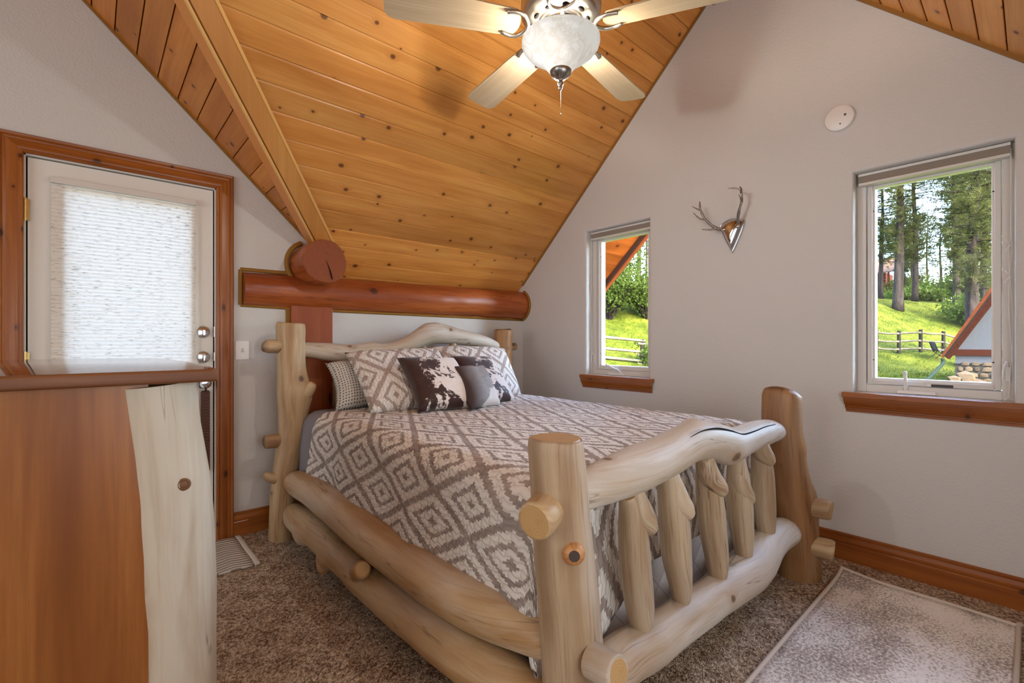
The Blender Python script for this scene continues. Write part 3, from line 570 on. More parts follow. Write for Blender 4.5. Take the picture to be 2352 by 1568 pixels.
# headboard rail, the arched one, with its through tenons
blog('headboard_rail',[(-2.10,-.2,1.122,.040),(-2.03,-.2,1.115,.046),(-1.884,-.2,1.099,.057),(-1.754,-.2,1.086,.057),(-1.616,-.2,1.093,.058),(-1.47,-.2,1.099,.054),(-1.335,-.2,1.132,.058),(-1.2,-.2,1.195,.070),(-1.091,-.2,1.225,.080),(-.97,-.2,1.213,.070),(-.78,-.2,1.187,.056),(-.62,-.2,1.160,.048),(-.50,-.2,1.128,.038),(-.44,-.2,1.12,.030)],LW,n=7,seg=22,amp=.07,lumps=((-1.60,-.24,1.14,.04,.016),(-1.19,-.22,1.27,.05,.012)),seed=3)
lower=blog('headboard_rail',[(-2.10,-.2,.58,.040),(-1.7,-.2,.57,.055),(-1.2,-.2,.58,.06),(-.7,-.2,.57,.055),(-.44,-.2,.57,.04)],LW,n=6,seg=16,seed=6)
for i,x in enumerate((-1.80,-1.5,-1.2,-.93,-.68)): blog('headboard_slat',[(x,-.2,.56,.025),(x+.01,-.2,.7,.038),(x-.01,-.205,.9,.040),(x,-.2,1.05,.034),(x,-.2,1.14+(.05 if i in (2,3) else 0),.026)],LG,n=4,seg=12,seed=i)
# footboard rails and slats
ft=blog('footboard_rail',[(-2.11,-2.38,.752,.040),(-2.002,-2.38,.758,.050),(-1.913,-2.38,.765,.061),(-1.77,-2.38,.773,.069),(-1.604,-2.38,.784,.070),(-1.439,-2.38,.806,.069),(-1.300,-2.38,.795,.072),(-1.21,-2.38,.775,.072),(-1.096,-2.38,.751,.066),(-.97,-2.38,.750,.062),(-.846,-2.38,.755,.061),(-.70,-2.38,.752,.055),(-.61,-2.38,.742,.046),(-.54,-2.38,.735,.034)],LW,n=8,seg=26,amp=.05,lumps=((-1.37,-2.35,.875,.05,.016),(-1.16,-2.42,.70,.07,.016)),seed=9)
ck=[(x,-2.38-.74*r*1.0,z+.70*r*1.0) for x,z,r in ((-1.52,.796,.071),(-1.44,.806,.070),(-1.37,.803,.074),(-1.300,.795,.073),(-1.21,.775,.073),(-1.096,.751,.067),(-.97,.750,.063),(-.846,.755,.062),(-.72,.753,.056))]
o=MB().tube(catmull(ck,6),[.0030*math.sin(PI*(i+.6)/(50)) +.0008 for i in range(49)],6).build('crack',M_BLACK,None,smooth=True); o.parent=ft
fbm=blog('footboard_rail',[(-2.06,-2.385,.225,.045),(-1.97,-2.385,.225,.060),(-1.895,-2.385,.224,.069),(-1.828,-2.385,.226,.069),(-1.662,-2.385,.211,.069),(-1.478,-2.385,.208,.069),(-1.262,-2.385,.200,.072),(-1.096,-2.385,.196,.080),(-.93,-2.385,.198,.088),(-.83,-2.385,.212,.086),(-.742,-2.385,.236,.078),(-.63,-2.385,.249,.074),(-.54,-2.385,.246,.070),(-.46,-2.385,.238,.054),(-.41,-2.385,.235,.034)],LW,n=7,seg=26,amp=.05,lumps=((-1.72,-2.44,.265,.035,.012),(-.52,-2.45,.25,.04,.012)),seed=12)
SL=[[(-1.812,.705,.026),(-1.795,.66,.034),(-1.782,.572,.042),(-1.766,.45,.045),(-1.746,.33,.040),(-1.738,.27,.026)],
    [(-1.590,.735,.026),(-1.572,.68,.036),(-1.545,.569,.047),(-1.524,.434,.046),(-1.500,.33,.036),(-1.490,.265,.026)],
    [(-1.325,.75,.028),(-1.305,.68,.038),(-1.285,.598,.045),(-1.262,.48,.047),(-1.225,.342,.040),(-1.214,.25,.030)],
    [(-1.05,.71,.028),(-1.038,.63,.038),(-1.022,.518,.048),(-.995,.38,.044),(-.968,.25,.030)],
    [(-.812,.715,.028),(-.795,.65,.038),(-.776,.58,.045),(-.760,.46,.047),(-.738,.34,.040),(-.728,.27,.030)]]
M_SL=[logwood('peeled_slat_log',srgb(192,172,144),srgb(162,136,106),srgb(130,92,56),srgb(74,46,30),warm=.4,streak=.6,knot=(2.6,3.,.07),gray=srgb(176,164,152)),M_END]
STB=[(-1.745,-2.425,.600,.020),(-1.525,-2.428,.590,.022),(-1.283,-2.426,.615,.018),(-1.010,-2.430,.520,.022),(-.800,-2.425,.640,.018)]
for i,(s_,t_) in enumerate(zip(SL,STB)):
    o=blog('footboard_slat',[(x,-2.385,z,r*1.06) for x,z,r in s_],M_SL,n=6,seg=18,amp=.05,chamfer=.003,seed=20+i)
    x,y,z,r=t_; k=.004*(i%3); blog('branch_stub',[(x-.042,-2.388,z+.140,.022),(x-.036,-2.392,z+.090,.035),(x-.024,-2.400,z+.045,.040),(x-.004,-2.414-k,z+.012,.032),(x+.008,-2.426-k,z-.006,.020),(x+.012,-2.431-k,z-.012,.012)],M_SL,o,n=5,seg=16,chamfer=.003,amp=.08,seed=30+i)
# side rails, near pair and far pair
blog('side_rail',[(-2.115,-.24,.335,.030),(-2.12,-.30,.343,.058),(-2.12,-.411,.351,.073),(-2.12,-.667,.362,.077),(-2.12,-1.019,.354,.082),(-2.12,-1.319,.340,.083),(-2.12,-1.592,.335,.080),(-2.12,-1.811,.338,.080),(-2.118,-1.995,.345,.077),(-2.105,-2.149,.352,.069),(-2.09,-2.282,.358,.056),(-2.08,-2.34,.36,.045)],LR,n=6,seg=26,amp=.045,seed=14)
lr=blog('side_rail',[(-2.12,-.24,.160,.030),(-2.125,-.31,.160,.060),(-2.13,-.411,.160,.072),(-2.13,-.60,.172,.080),(-2.13,-.737,.176,.080),(-2.13,-.92,.168,.074),(-2.13,-1.079,.158,.073),(-2.13,-1.307,.152,.074),(-2.13,-1.592,.157,.075),(-2.13,-1.816,.172,.079),(-2.125,-2.016,.183,.080),(-2.11,-2.191,.186,.076),(-2.085,-2.34,.19,.055)],LR,n=6,seg=26,amp=.05,lumps=((-2.17,-.60,.10,.06,.022),(-2.17,-.95,.10,.05,.026)),seed=16)
blog('branch_stub',[(-2.15,-1.27,.185,.045),(-2.175,-1.335,.215,.042),(-2.197,-1.40,.250,.037),(-2.202,-1.418,.262,.030)],[M_RAIL,M_END],lr,n=4,seg=18,chamfer=.003,amp=.06)
blog('branch_stub',[(-2.15,-.86,.125,.038),(-2.175,-.92,.088,.032),(-2.18,-.955,.072,.02)],LR,lr,n=4,seg=14,chamfer=.005,amp=.06)
for z in (.345,.175): blog('side_rail',[(-.43,-.24,z,.045),(-.43,-.5,z,.072),(-.43,-1.0,z,.078),(-.43,-1.6,z+.005,.078),(-.435,-2.1,z,.072),(-.44,-2.34,z,.045)],LR,n=5,seg=18,seed=17)
# through tenons
for nm,c,m_ in (('tenon',[(-2.17,-2.392,.748,.047),(-2.222,-2.412,.742,.047),(-2.232,-2.415,.741,.040)],[M_LOG,M_END]),
              ('tenon',[(-2.075,-2.46,.372,.042),(-2.075,-2.53,.376,.042),(-2.075,-2.54,.377,.034)],LW),
              ('tenon',[(-.415,-2.46,.362,.047),(-.405,-2.545,.366,.046),(-.404,-2.556,.366,.036)],LG),
              ('tenon',[(-.395,-2.46,.172,.048),(-.388,-2.550,.174,.047),(-.387,-2.560,.174,.038)],LG),
              ('tenon',[(-2.14,-.205,1.133,.040),(-2.238,-.21,1.135,.040),(-2.247,-.21,1.135,.033)],LG),
              ('tenon',[(-2.12,-.205,.578,.040),(-2.240,-.21,.578,.040),(-2.250,-.21,.578,.033)],LG),
              ('tenon',[(-.35,-.2,1.12,.032),(-.285,-.2,1.12,.032),(-.277,-.2,1.12,.025)],LG)):
    blog(nm,c,m_,n=3,seg=20,amp=.03,chamfer=.0)
# ------------------------------------------------------------------ mattress, blanket, quilt
def ticking():
    m=M('grey_quilted_ticking',.85,.2); uv=m.coord('Object'); x=m.sep(uv)
    h=m.math('ADD',x[0],x[1]); a=m.math('PINGPONG',m.math('ADD',h,x[2]),.07); b=m.math('PINGPONG',m.math('SUBTRACT',h,x[2]),.07); d=m.math('MINIMUM',a,b)
    li=m.ramp(m.math('MULTIPLY',d,20.),[(.0,W1),(.06,B0)]); n=m.noise(uv,160,2)
    m.base(m.mix(li,m.mix(n,srgb(186,181,182),srgb(206,201,201)),srgb(128,124,130))); m.bump(m.ramp(m.math('MULTIPLY',d,14.),[(0,B0),(.5,W1)]),.5,.01); return m.m
mt=MB().box((-2.025,-2.245,.10),(-.515,-.27,.722),ch=.06).build('mattress',ticking(),None,origin=(-1.27,-1.26,.1),auto=60)
tag(mt,'grey quilted mattress showing below the quilt behind the footboard slats','mattress')
def drape(u,v,x0,x1,yh,yf,ztop,r,side_out=.03):
    """unrolled sheet coordinates -> bed: u across (0 = centre), v along from the head"""
    xc=(x0+x1)/2; hw=(x1-x0)/2-r; ll=(yh-yf)-r
    def fold(a):
        if a<=0: return 0.,0.
        if a<r*PI/2: t=a/r; return r*math.sin(t),r*(1-math.cos(t))
        return r+side_out*min(1,(a-r*PI/2)/.3),r+(a-r*PI/2)
    du,dv=max(0,abs(u)-hw),max(0,v-ll); ox,dzx=fold(du); oy,dzy=fold(dv); sg=1 if u>0 else -1
    x=xc+sg*(min(abs(u),hw)+ox); y=yh-(min(v,ll)+oy); k=(dzx**4+dzy**4)**.25
    return x,y,ztop-k
def quilt_mat(name,su=.22,sv=.42,lo=srgb(150,138,132),hi=srgb(236,231,224),seed=0.,bump=.6):
    m=M(name,.9,.15); uv=m.coord('UV'); x=m.sep(uv); u=m.math('ADD',x[0],seed); v=m.math('ADD',x[1],seed)
    # herringbone patchwork: strips step in a zigzag, so every colour edge is a stair
    tri=m.math('PINGPONG',v,.021); uz=m.math('ADD',u,m.math('MULTIPLY',tri,.38))
    uq=m.math('SNAP',m.math('ADD',u,m.math('MULTIPLY',tri,.16)),.0075); vq=m.math('SNAP',v,.0105)
    a=m.math('ADD',m.math('DIVIDE',uq,su),m.math('DIVIDE',vq,sv)); b=m.math('SUBTRACT',m.math('DIVIDE',uq,su),m.math('DIVIDE',vq,sv))
    fa=m.math('PINGPONG',a,.5); fb=m.math('PINGPONG',b,.5)
    d=m.math('MAXIMUM',m.math('SUBTRACT',.5,fa),m.math('SUBTRACT',.5,fb))
    mask=m.ramp(d,[(0,W1),(.07,B0),(.20,W1),(.285,B0),(.43,W1)],'CONSTANT')
    # quilting seams
    ru=m.math('PINGPONG',uz,.0105); rv=m.math('PINGPONG',m.math('ADD',v,m.math('MULTIPLY',m.math('SNAP',uz,.021),1.3)),.034)
    seam=m.math('MINIMUM',m.math('MULTIPLY',ru,95.),m.math('MULTIPLY',rv,60.))
    n=m.noise(uv,40,3); n2=m.noise(uv,9,3)
    lo2=m.mix(m.ramp(n2,[(.35,B0),(.65,W1)]),lo,srgb(176,162,153))
    c=m.mix(mask,hi,lo2); c=m.mix(m.math('MULTIPLY',m.ramp(seam,[(0,W1),(.13,B0)]),.32),c,srgb(112,100,94))
    m.base(m.mix(m.math('MULTIPLY',n,.15),c,srgb(190,180,172))); m.bump(m.math('ADD',m.ramp(seam,[(0,B0),(.5,W1)]),m.math('MULTIPLY',n,.5)),bump,.006); return m.m
M_Q=quilt_mat('diamond_patchwork_quilt')
def sheet(name,x0,x1,yh,yf,ztop,r,drop_s,drop_f,mat,nu,nv,wr=.006,thick=.012,side_out=.03,hem=None,seed=0):
    hw=(x1-x0)/2-r; ll=(yh-yf)-r; U=np.linspace(-(hw+drop_s),hw+drop_s,nu); Vv=np.linspace(0,ll+drop_f,nv); V=[];UV=[]
    for v in Vv:
        for u in U:
            vv=v
            if hem and v>ll: vv=ll+(v-ll)*hem(u)
            x,y,z=drape(u,vv,x0,x1,yh,yf,ztop,r,side_out); p=Vector((x*5+seed,y*5,z*5))
            k=mnoise.noise(p)*wr+mnoise.noise(p*2.7)*wr*.5; dz=max(0,ztop-z)
            s_=1 if u>0 else -1
            if dz>.03:
                if abs(u)>hw: x+=s_*(k*2.2+.010*math.sin(y*11+seed)*min(1,dz/.2))
                if vv>ll: y-=k*2.2
            z+=k*(1 if dz<.05 else .4); V.append((x,y,z)); UV.append((u,v))
    F=[(j*nu+i,j*nu+i+1,(j+1)*nu+i+1,(j+1)*nu+i) for j in range(nv-1) for i in range(nu-1)]
    o=mesh(name,V,F,mat,None,UV,None,True); md=o.modifiers.new('thickness','SOLIDIFY'); md.thickness=thick; md.offset=-1; return o
bk=sheet('blanket',-2.055,-.49,-.275,-.80,.738,.085,.45,.0001,plain('grey_waffle_blanket',srgb(142,138,142),.95,.1),60,20,.004,.008,.012,seed=5)
tag(bk,'grey blanket edge hanging below the pillows at the head of the bed','blanket')
qo=sheet('quilt',-2.075,-.47,-.50,-2.262,.752,.10,.47,.42,M_Q,150,170,.006,.012,.030,hem=lambda u:(1.0 if u>-.35 else 1.0+.55*min(1,(-.35-u)/.35)),seed=1)
tag(qo,'grey and cream diamond patterned patchwork quilt spread over the bed','quilt')
# ------------------------------------------------------------------ pillows
def pillow(name,label,cat,BL,BR,TL,TR,t,mat,n=26,ear=.02,puff=.42,seed=0,group=None,flange=0.):
    BL,BR,TL,TR=map(Vector,(BL,BR,TL,TR)); V=[];UV=[]; c=(BL+BR+TL+TR)/4; nr=((BR-BL).cross(TL-BL)).normalized(); wd=(BR-BL).length; ht=(TL-BL).length
    for side in (1,-1):
        for j in range(n):
            for i in range(n):
                a,b=i/(n-1),j/(n-1); s_,t_=2*a-1,2*b-1
                # edges draw in between the corners
                aa=.5+(a-.5)*(1-ear*2*(1-t_*t_)*abs(s_)**3*1.6); bb_=.5+(b-.5)*(1-ear*2*(1-s_*s_)*abs(t_)**3*1.6)
                p=BL*(1-aa)*(1-bb_)+BR*aa*(1-bb_)+TL*(1-aa)*bb_+TR*aa*bb_
                f=max(0,(1-abs(s_)**2.6))*max(0,(1-abs(t_)**2.6)); h=t/2*f**puff
                k=mnoise.noise(Vector((a*4+seed,b*4,side)))*.010*min(1,f*4)
                V.append(p-c+nr*side*(h+k)); UV.append((a*wd,b*ht))
    m_=n*n; F=[]
    for j in range(n-1):
        for i in range(n-1):
            q=(j*n+i,j*n+i+1,(j+1)*n+i+1,(j+1)*n+i); F.append(q); F.append(tuple(m_+k for k in q[::-1]))
    o=mesh(name,V,F,mat,None,UV,None,True); o.location=c
    bm=bmesh.new(); bm.from_mesh(o.data); bmesh.ops.remove_doubles(bm,verts=bm.verts,dist=.0004); bm.to_mesh(o.data); bm.free(); return tag(o,label,cat,group)
M_QP=quilt_mat('diamond_patchwork_sham',.27,.36,srgb(172,152,140),srgb(230,224,216),.11)
def dots():
    m=M('dotted_cotton',.9,.1); uv=m.coord('UV'); v=m.map(uv,(58,58,1)); vo=m.t.nodes.new('ShaderNodeTexVoronoi'); vo.voronoi_dimensions='2D'; vo.inputs['Randomness'].default_value=.15; vo.inputs['Scale'].default_value=1; m.t.links.new(v,vo.inputs['Vector'])
    m.base(m.mix(m.ramp(vo.outputs['Distance'],[(.22,W1),(.30,B0)]),srgb(206,200,190),srgb(104,98,94))); return m.m
def cowhide():
    m=M('cowhide_print',.55,.3); uv=m.coord('UV'); x=m.sep(uv)
    w_=m.noise(m.map(uv,(7,7,1)),1,5,.62,.8); fx=m.math('MULTIPLY',x[0],1.6)
    patch=m.math('ADD',w_,m.math('SUBTRACT',.12,m.math('MULTIPLY',m.math('ABSOLUTE',m.math('SUBTRACT',x[0],.30)),.0)))
    edge=m.math('MULTIPLY_ADD',x[0],1.0,-.13); patch=m.math('SUBTRACT',w_,edge)
    sp=m.noise(m.map(uv,(42,60,1)),1,3,.6); patch=m.math('ADD',patch,m.math('MULTIPLY',m.math('SUBTRACT',sp,.5),.28))
    br=m.mix(m.noise(m.map(uv,(5,14,1)),1,4),srgb(30,17,15),srgb(74,40,32))
    m.base(m.mix(m.ramp(patch,[(.40,B0),(.44,W1)]),m.mix(sp,srgb(222,208,198),srgb(244,237,230)),br)); m.set(m.b.inputs['Sheen Weight'],.3); return m.m
def greyhide():
    m=M('grey_cowhide_print',.6,.25); uv=m.coord('UV'); x=m.sep(uv)
    w_=m.noise(m.map(uv,(6,6,1)),1,3,.5,.4); e=m.math('ADD',m.math('MULTIPLY',m.math('SUBTRACT',x[0],x[1]),1.9),m.math('MULTIPLY',w_,.35))
    g=m.mix(m.noise(m.map(uv,(14,60,1)),1,3),srgb(128,126,125),srgb(176,173,171)); g=m.mix(m.ramp(x[0],[(.03,W1),(.16,B0)]),g,srgb(74,62,62))
    m.base(m.mix(m.ramp(e,[(.36,B0),(.39,W1)]),g,srgb(222,220,218))); return m.m
GP='pillows piled against the headboard'
pillow('bed_pillow','pillow in a pale dotted case slumped behind the patterned shams','pillow',(-1.95,-.48,.755),(-1.25,-.50,.755),(-1.93,-.262,1.03),(-1.22,-.262,1.06),.19,dots(),seed=3,ear=.03,group=GP)
pillow('pillow_sham','diamond patterned quilted sham at the near side of the bed','pillow',(-1.86,-.76,.765),(-1.20,-.78,.765),(-1.835,-.335,1.095),(-1.15,-.335,1.112),.17,M_QP,seed=1,ear=.012,puff=.5,group=GP)
pillow('pillow_sham','diamond patterned quilted sham at the window side of the bed','pillow',(-1.18,-.72,.765),(-.60,-.63,.755),(-1.21,-.315,1.13),(-.515,-.33,1.108),.17,M_QP,seed=2,ear=.012,puff=.5,group=GP)
pillow('throw_pillow','larger brown and white cowhide print cushion in the middle of the pile','cushion',(-1.655,-.915,.768),(-1.235,-1.0,.768),(-1.625,-.605,1.066),(-1.225,-.64,1.056),.14,cowhide(),seed=5,ear=.035,group=GP)
pillow('throw_pillow','brown and white cowhide print cushion half hidden on the window side','cushion',(-1.20,-.93,.768),(-.88,-.86,.762),(-1.235,-.58,1.065),(-.82,-.53,1.05),.13,cowhide(),seed=6,ear=.035,group=GP)
pillow('throw_pillow','smallest cushion, grey with a white patch, in front of the pile','cushion',(-1.40,-1.065,.772),(-1.11,-.985,.768),(-1.335,-.76,1.008),(-1.04,-.715,1.002),.11,greyhide(),seed=7,ear=.04,group=GP)
# ------------------------------------------------------------------ floor textiles
def rug_mat():
    m=M('faded_rug_pile',.95,.1); co=m.coord('Object'); n=m.noise(m.map(co,(75,95,1)),1,3,.7); b=m.noise(m.map(co,(2.2,3.6,1)),1,3,.6)
    f=m.math('ADD',n,m.math('MULTIPLY',m.math('SUBTRACT',b,.5),.9)); m.base(m.ramp(f,[(.30,srgb(146,131,122)),(.46,srgb(192,180,172)),(.56,srgb(232,224,217)),(.7,srgb(240,234,229))])); m.bump(n,.5,.004); return m.m
def soft_sheet(name,x0,x1,y0,y1,th,mat,nx,ny,curl,origin,parent=None):
    V=[];F=[]
    for j in range(ny):
        for i in range(nx):
            x=x0+(x1-x0)*i/(nx-1); y=y0+(y1-y0)*j/(ny-1); wob=.006*mnoise.noise(Vector((x*6,y*6,0))); V.append((x+wob-origin[0],y+wob-origin[1],th+curl(x,y)-origin[2]))
    F=[(j*nx+i,j*nx+i+1,(j+1)*nx+i+1,(j+1)*nx+i) for j in range(ny-1) for i in range(nx-1)]
    o=mesh(name,V,F,mat,parent,None,None,True); 
    if parent is None: o.location=origin
    md=o.modifiers.new('thickness','SOLIDIFY'); md.thickness=th*.95; md.offset=-1; return o
rg=thing('area_rug','pale faded beige rug with a light bound edge at the foot of the bed','rug',(-.95,-2.85,0)); RO=(-.95,-2.85,0)
curl=lambda x,y:.018*max(0,1-math.hypot(x+.195,y+2.55)/.16)+.004*abs(mnoise.noise(Vector((x*3,y*3,1))))
o=soft_sheet('rug_field',-1.75,-.205,-3.15,-2.555,.010,rug_mat(),40,22,curl,RO,rg)
M_BIND=plain('cream_binding',srgb(206,192,178),.9,.1)
loop=[(-1.75,-2.55),(-1.2,-2.548),(-.7,-2.55),(-.32,-2.553),(-.21,-2.552),(-.200,-2.562),(-.203,-2.7),(-.2,-2.95),(-.204,-3.14),(-.212,-3.152),(-.6,-3.153),(-1.2,-3.15),(-1.75,-3.152)]
q=catmull([(x+.003*math.sin(i*2.2),y,.010+curl(x,y)) for i,(x,y) in enumerate(loop)],8); MB().tube(q-np.array(RO),.0085,8).build('binding',M_BIND,rg,smooth=True)
def mat_mat():
    m=M('chevron_woven_mat',.95,.1); co=m.coord('Object'); x=m.sep(co); n=m.noise(co,9,2); t=m.math('ADD',x[1],m.math('MULTIPLY',m.math('PINGPONG',x[0],.12),.28)); t=m.math('ADD',t,m.math('MULTIPLY',n,.02))
    w_=m.math('SINE',m.math('MULTIPLY',t,210.)); m.base(m.ramp(m.math('MULTIPLY_ADD',w_,.5,.5),[(.38,srgb(150,136,124)),(.5,srgb(214,204,192))])); m.bump(w_,.5,.005); return m.m
dm=thing('door_mat','small cream and taupe striped woven mat by the door','mat',(-2.70,-.27,0)); DMO=(-2.70,-.27,0)
c0=lambda x,y:.002*mnoise.noise(Vector((x*9,y*9,3)))
soft_sheet('mat_field',-3.12,-2.372,-.495,-.035,.011,mat_mat(),26,18,c0,DMO,dm); soft_sheet('mat_border',-2.372,-2.346,-.498,-.03,.012,plain('cream_cotton_hem',srgb(212,203,190),.95,.1),4,18,c0,DMO,dm)
# ------------------------------------------------------------------ dresser in the left foreground
dr=thing('dresser','rustic wooden dresser with glossy slab top and peeled log corner','dresser',(-3.06,-1.55,0)); DRO=Vector((-3.06,-1.55,0))
ZT=1.104; x0,x1,y0,y1=-3.36,-2.795,-2.022,-1.0
pl=[(x0,y0),(x1-.015,y0),(x1-.004,y0+.006),(x1,y0+.02),(x1+.012,y0+.25),(x1+.004,y0+.55),(x1-.015,y0+.8),(x1-.06,y1-.09),(x1-.14,y1-.02),(x1-.25,y1),(x0,y1)]
M_TOP=wood('glossy_slab',srgb(92,48,22),srgb(132,80,42),srgb(160,104,60),srgb(52,24,12),'X',.06,12,(.9,4,.06),.05,spec=.8,bump=.02)
bm=bmesh.new(); vs=[bm.verts.new((a,b,ZT-.027)) for a,b in pl]; f=bm.faces.new(vs); ex=bmesh.ops.extrude_face_region(bm,geom=[f]); bmesh.ops.translate(bm,verts=[v for v in ex['geom'] if isinstance(v,bmesh.types.BMVert)],vec=(0,0,.027))
bmesh.ops.bevel(bm,geom=[e for e in bm.edges if abs(e.verts[0].co.z-e.verts[1].co.z)<1e-6],offset=.006,segments=3,profile=.5,affect='EDGES')
o=MB().bm(bm).build('dresser_top',[M_TOP,wood('slab_edge',srgb(74,38,18),srgb(118,70,36),srgb(150,98,56),srgb(52,24,12),'X',.5,9,(.9,4,.06),.05,bump=.05)],dr,auto=40); o.location=-DRO
for p in o.data.polygons: p.material_index=0 if p.normal.z>.8 else 1
def dpt(mb,name,mat,par=None,**k):
    o=mb.build(name,mat,None,**k); o.parent=par or dr
    if par is None: o.matrix_parent_inverse=Matrix.Translation(-DRO)
    return o
M_PANEL=wood('alder_side_panel',srgb(112,60,22),srgb(156,96,44),srgb(186,128,68),srgb(84,42,20),'Z',.32,11,(.5,2.2,.10),.03,spec=.45,bump=.03)
dpt(MB().box((x0+.03,y0+.035,.04),(x1-.12,y0+.06,ZT-.027)),'side_panel',M_PANEL); dpt(MB().box((x0+.03,y1-.08,.04),(x1-.07,y1-.055,ZT-.027)),'side_panel',M_PANEL)
dpt(MB().box((x0+.03,y0+.06,.04),(x0+.045,y1-.08,ZT-.03)),'back_panel',M_PANEL)
def dlog(c,**k):
    o=log('corner_log',c,k.pop('mats'),None,**k); o.parent=dr; o.matrix_parent_inverse=Matrix.Translation(-DRO); return o
M_CL=[logwood('grey_peeled_log',srgb(196,186,168),srgb(170,150,126),srgb(144,108,74),srgb(84,58,38),warm=.35,streak=.15,knot=(1.05,1.4,.028),gray=srgb(176,166,152)),M_END]
dlog([(-2.872,y0+.115,0,.088),(-2.872,y0+.113,.25,.088),(-2.872,y0+.112,.5,.088),(-2.876,y0+.112,.7,.090),(-2.884,y0+.108,.85,.086),(-2.896,y0+.104,.97,.082),(-2.905,y0+.1,1.074,.081)],mats=M_CL,n=6,seg=36,amp=.03,chamfer=0,lumps=((-2.857,-2.0,.862,.03,.004),))
kn=MB().lathe([(0,.0),(.0125,0),(.0135,-.003),(.010,-.005),(.008,-.0035),(.005,-.006),(0,-.006)],(-2.857,y0+.026,.862),'Y',20); dpt(kn,'knot',plain('brown_knot',srgb(112,76,50),.6),auto=60)
dlog([(-2.90,y1-.12,0,.085),(-2.90,y1-.12,.5,.085),(-2.91,y1-.12,1.074,.08)],mats=M_CL,n=6,seg=24,amp=.04,chamfer=0,seed=3)
for i,(za,zb) in enumerate(((.09,.36),(.375,.62),(.635,.85),(.865,1.05))):
    d=dpt(MB().box((x1-.115,y0+.20,za),(x1-.085,y1-.205,zb),ch=.004),'drawer',M_PANEL)
    for yy in (y0+.35,y1-.35): dpt(MB().lathe([(0,0),(.012,0),(.010,.018),(.018,.026),(.016,.036),(0,.038)],(x1-.087,yy,(za+zb)/2),'X',14),'knob',M_LOG,d,smooth=True)
# ------------------------------------------------------------------ ceiling fan
FX,FY,FZ=-1.649,-1.97,2.36
fan=thing('ceiling_fan','brushed nickel ceiling fan with pale wood blades and alabaster bowl light','ceiling fan',(FX,FY,FZ))
MB().lathe([(0,.98),(.075,.98),(.07,.94),(.035,.90),(.016,.89)],(0,0,0),'Z',28).build('canopy',M_NICKEL,fan,auto=40)
MB().tube([(0,0,.89),(0,0,.2)],.014,14).build('downrod',M_NICKEL,fan,smooth=True)
mh=MB().lathe([(.02,.215),(.05,.205),(.09,.18),(.135,.15),(.152,.12),(.155,.09),(.152,.065),(.143,.05),(.138,.047),(.128,.040),(.120,.038),(.088,.036),(.084,.032),(.080,.036),(.074,.036),(.070,.028),(.068,.034),(.062,.034)],(0,0,0),'Z',48,cap=False).build('motor_housing',M_NICKEL,fan,auto=35)
for k in range(10):
    a=2*PI*k/10+.3; s=[(.104*math.cos(a+t),.104*math.sin(a+t),.0365) for t in np.linspace(-.13,.13,5)]; MB().tube(s,[.004,.0075,.0085,.0075,.004],8,flat=1).build('vent_slot',M_BLACK,mh)
MB().lathe([(0,.06),(.062,.06),(.062,.02),(.055,-.012),(.04,-.02),(0,-.02)],(0,0,0),'Z',28).build('switch_housing',plain('dark_bronze_core',srgb(92,80,68),.35,.5,1),fan,auto=35)
M_BLADE=wood('washed_oak_blade',srgb(168,144,112),srgb(186,164,132),srgb(200,182,154),srgb(130,104,78),'X',.4,16,(.6,3,.03),.05,bump=.04)
bo=[(.185,-.058)]+[(x,-.060-.014*((x-.2)/.42)) for x in (.22,.35,.5,.62)]+[(.648,-.066),(.660,-.048),(.663,0),(.660,.048),(.648,.066)]+[(x,.060+.014*((x-.2)/.42)) for x in (.62,.5,.35,.22)]+[(.185,.058),(.168,.030),(.163,0),(.168,-.030)]
blade=MB().prism([(x,y,-.003) for x,y in bo],(0,0,.006))
iron=MB().tube([(.045,0,-.006),(.09,0,-.004),(.135,0,-.008)],[.011,.010,.009],12)
iron.tube(catmull([(.225,-.046,-.007),(.19,-.054,-.008),(.16,-.046,-.009),(.140,-.022,-.009),(.134,0,-.009),(.140,.022,-.009),(.16,.046,-.009),(.19,.054,-.008),(.225,.046,-.007)],4),.0075,8)
b0=None
for k in range(5):
    if b0 is None: b=blade.build('fan_blade',M_BLADE,fan,auto=30); ir=iron.build('blade_iron',M_NICKEL,b,smooth=True); b0=b
    else: b=copy_tree(b0,fan)
    b.rotation_euler=(R(10),0,R(81+72*k)); b.location=(0,0,.006)
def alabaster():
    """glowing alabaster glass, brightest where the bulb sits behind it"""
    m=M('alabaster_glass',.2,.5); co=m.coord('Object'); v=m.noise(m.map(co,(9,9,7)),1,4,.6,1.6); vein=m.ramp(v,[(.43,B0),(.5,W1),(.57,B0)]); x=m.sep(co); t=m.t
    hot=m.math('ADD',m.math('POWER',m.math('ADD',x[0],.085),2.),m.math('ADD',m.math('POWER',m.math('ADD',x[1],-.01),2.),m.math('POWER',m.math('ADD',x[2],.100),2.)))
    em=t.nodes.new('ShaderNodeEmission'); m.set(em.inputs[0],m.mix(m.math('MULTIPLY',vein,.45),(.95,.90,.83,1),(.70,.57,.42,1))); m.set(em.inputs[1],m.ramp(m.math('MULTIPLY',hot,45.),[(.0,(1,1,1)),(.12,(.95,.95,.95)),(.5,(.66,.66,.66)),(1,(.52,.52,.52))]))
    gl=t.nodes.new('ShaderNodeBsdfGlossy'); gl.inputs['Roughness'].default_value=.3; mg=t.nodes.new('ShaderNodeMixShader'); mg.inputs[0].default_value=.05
    t.links.new(em.outputs[0],mg.inputs[1]); t.links.new(gl.outputs[0],mg.inputs[2]); t.links.new(mg.outputs[0],t.nodes['Material Output'].inputs[0]); t.nodes.remove(m.b); return m.m
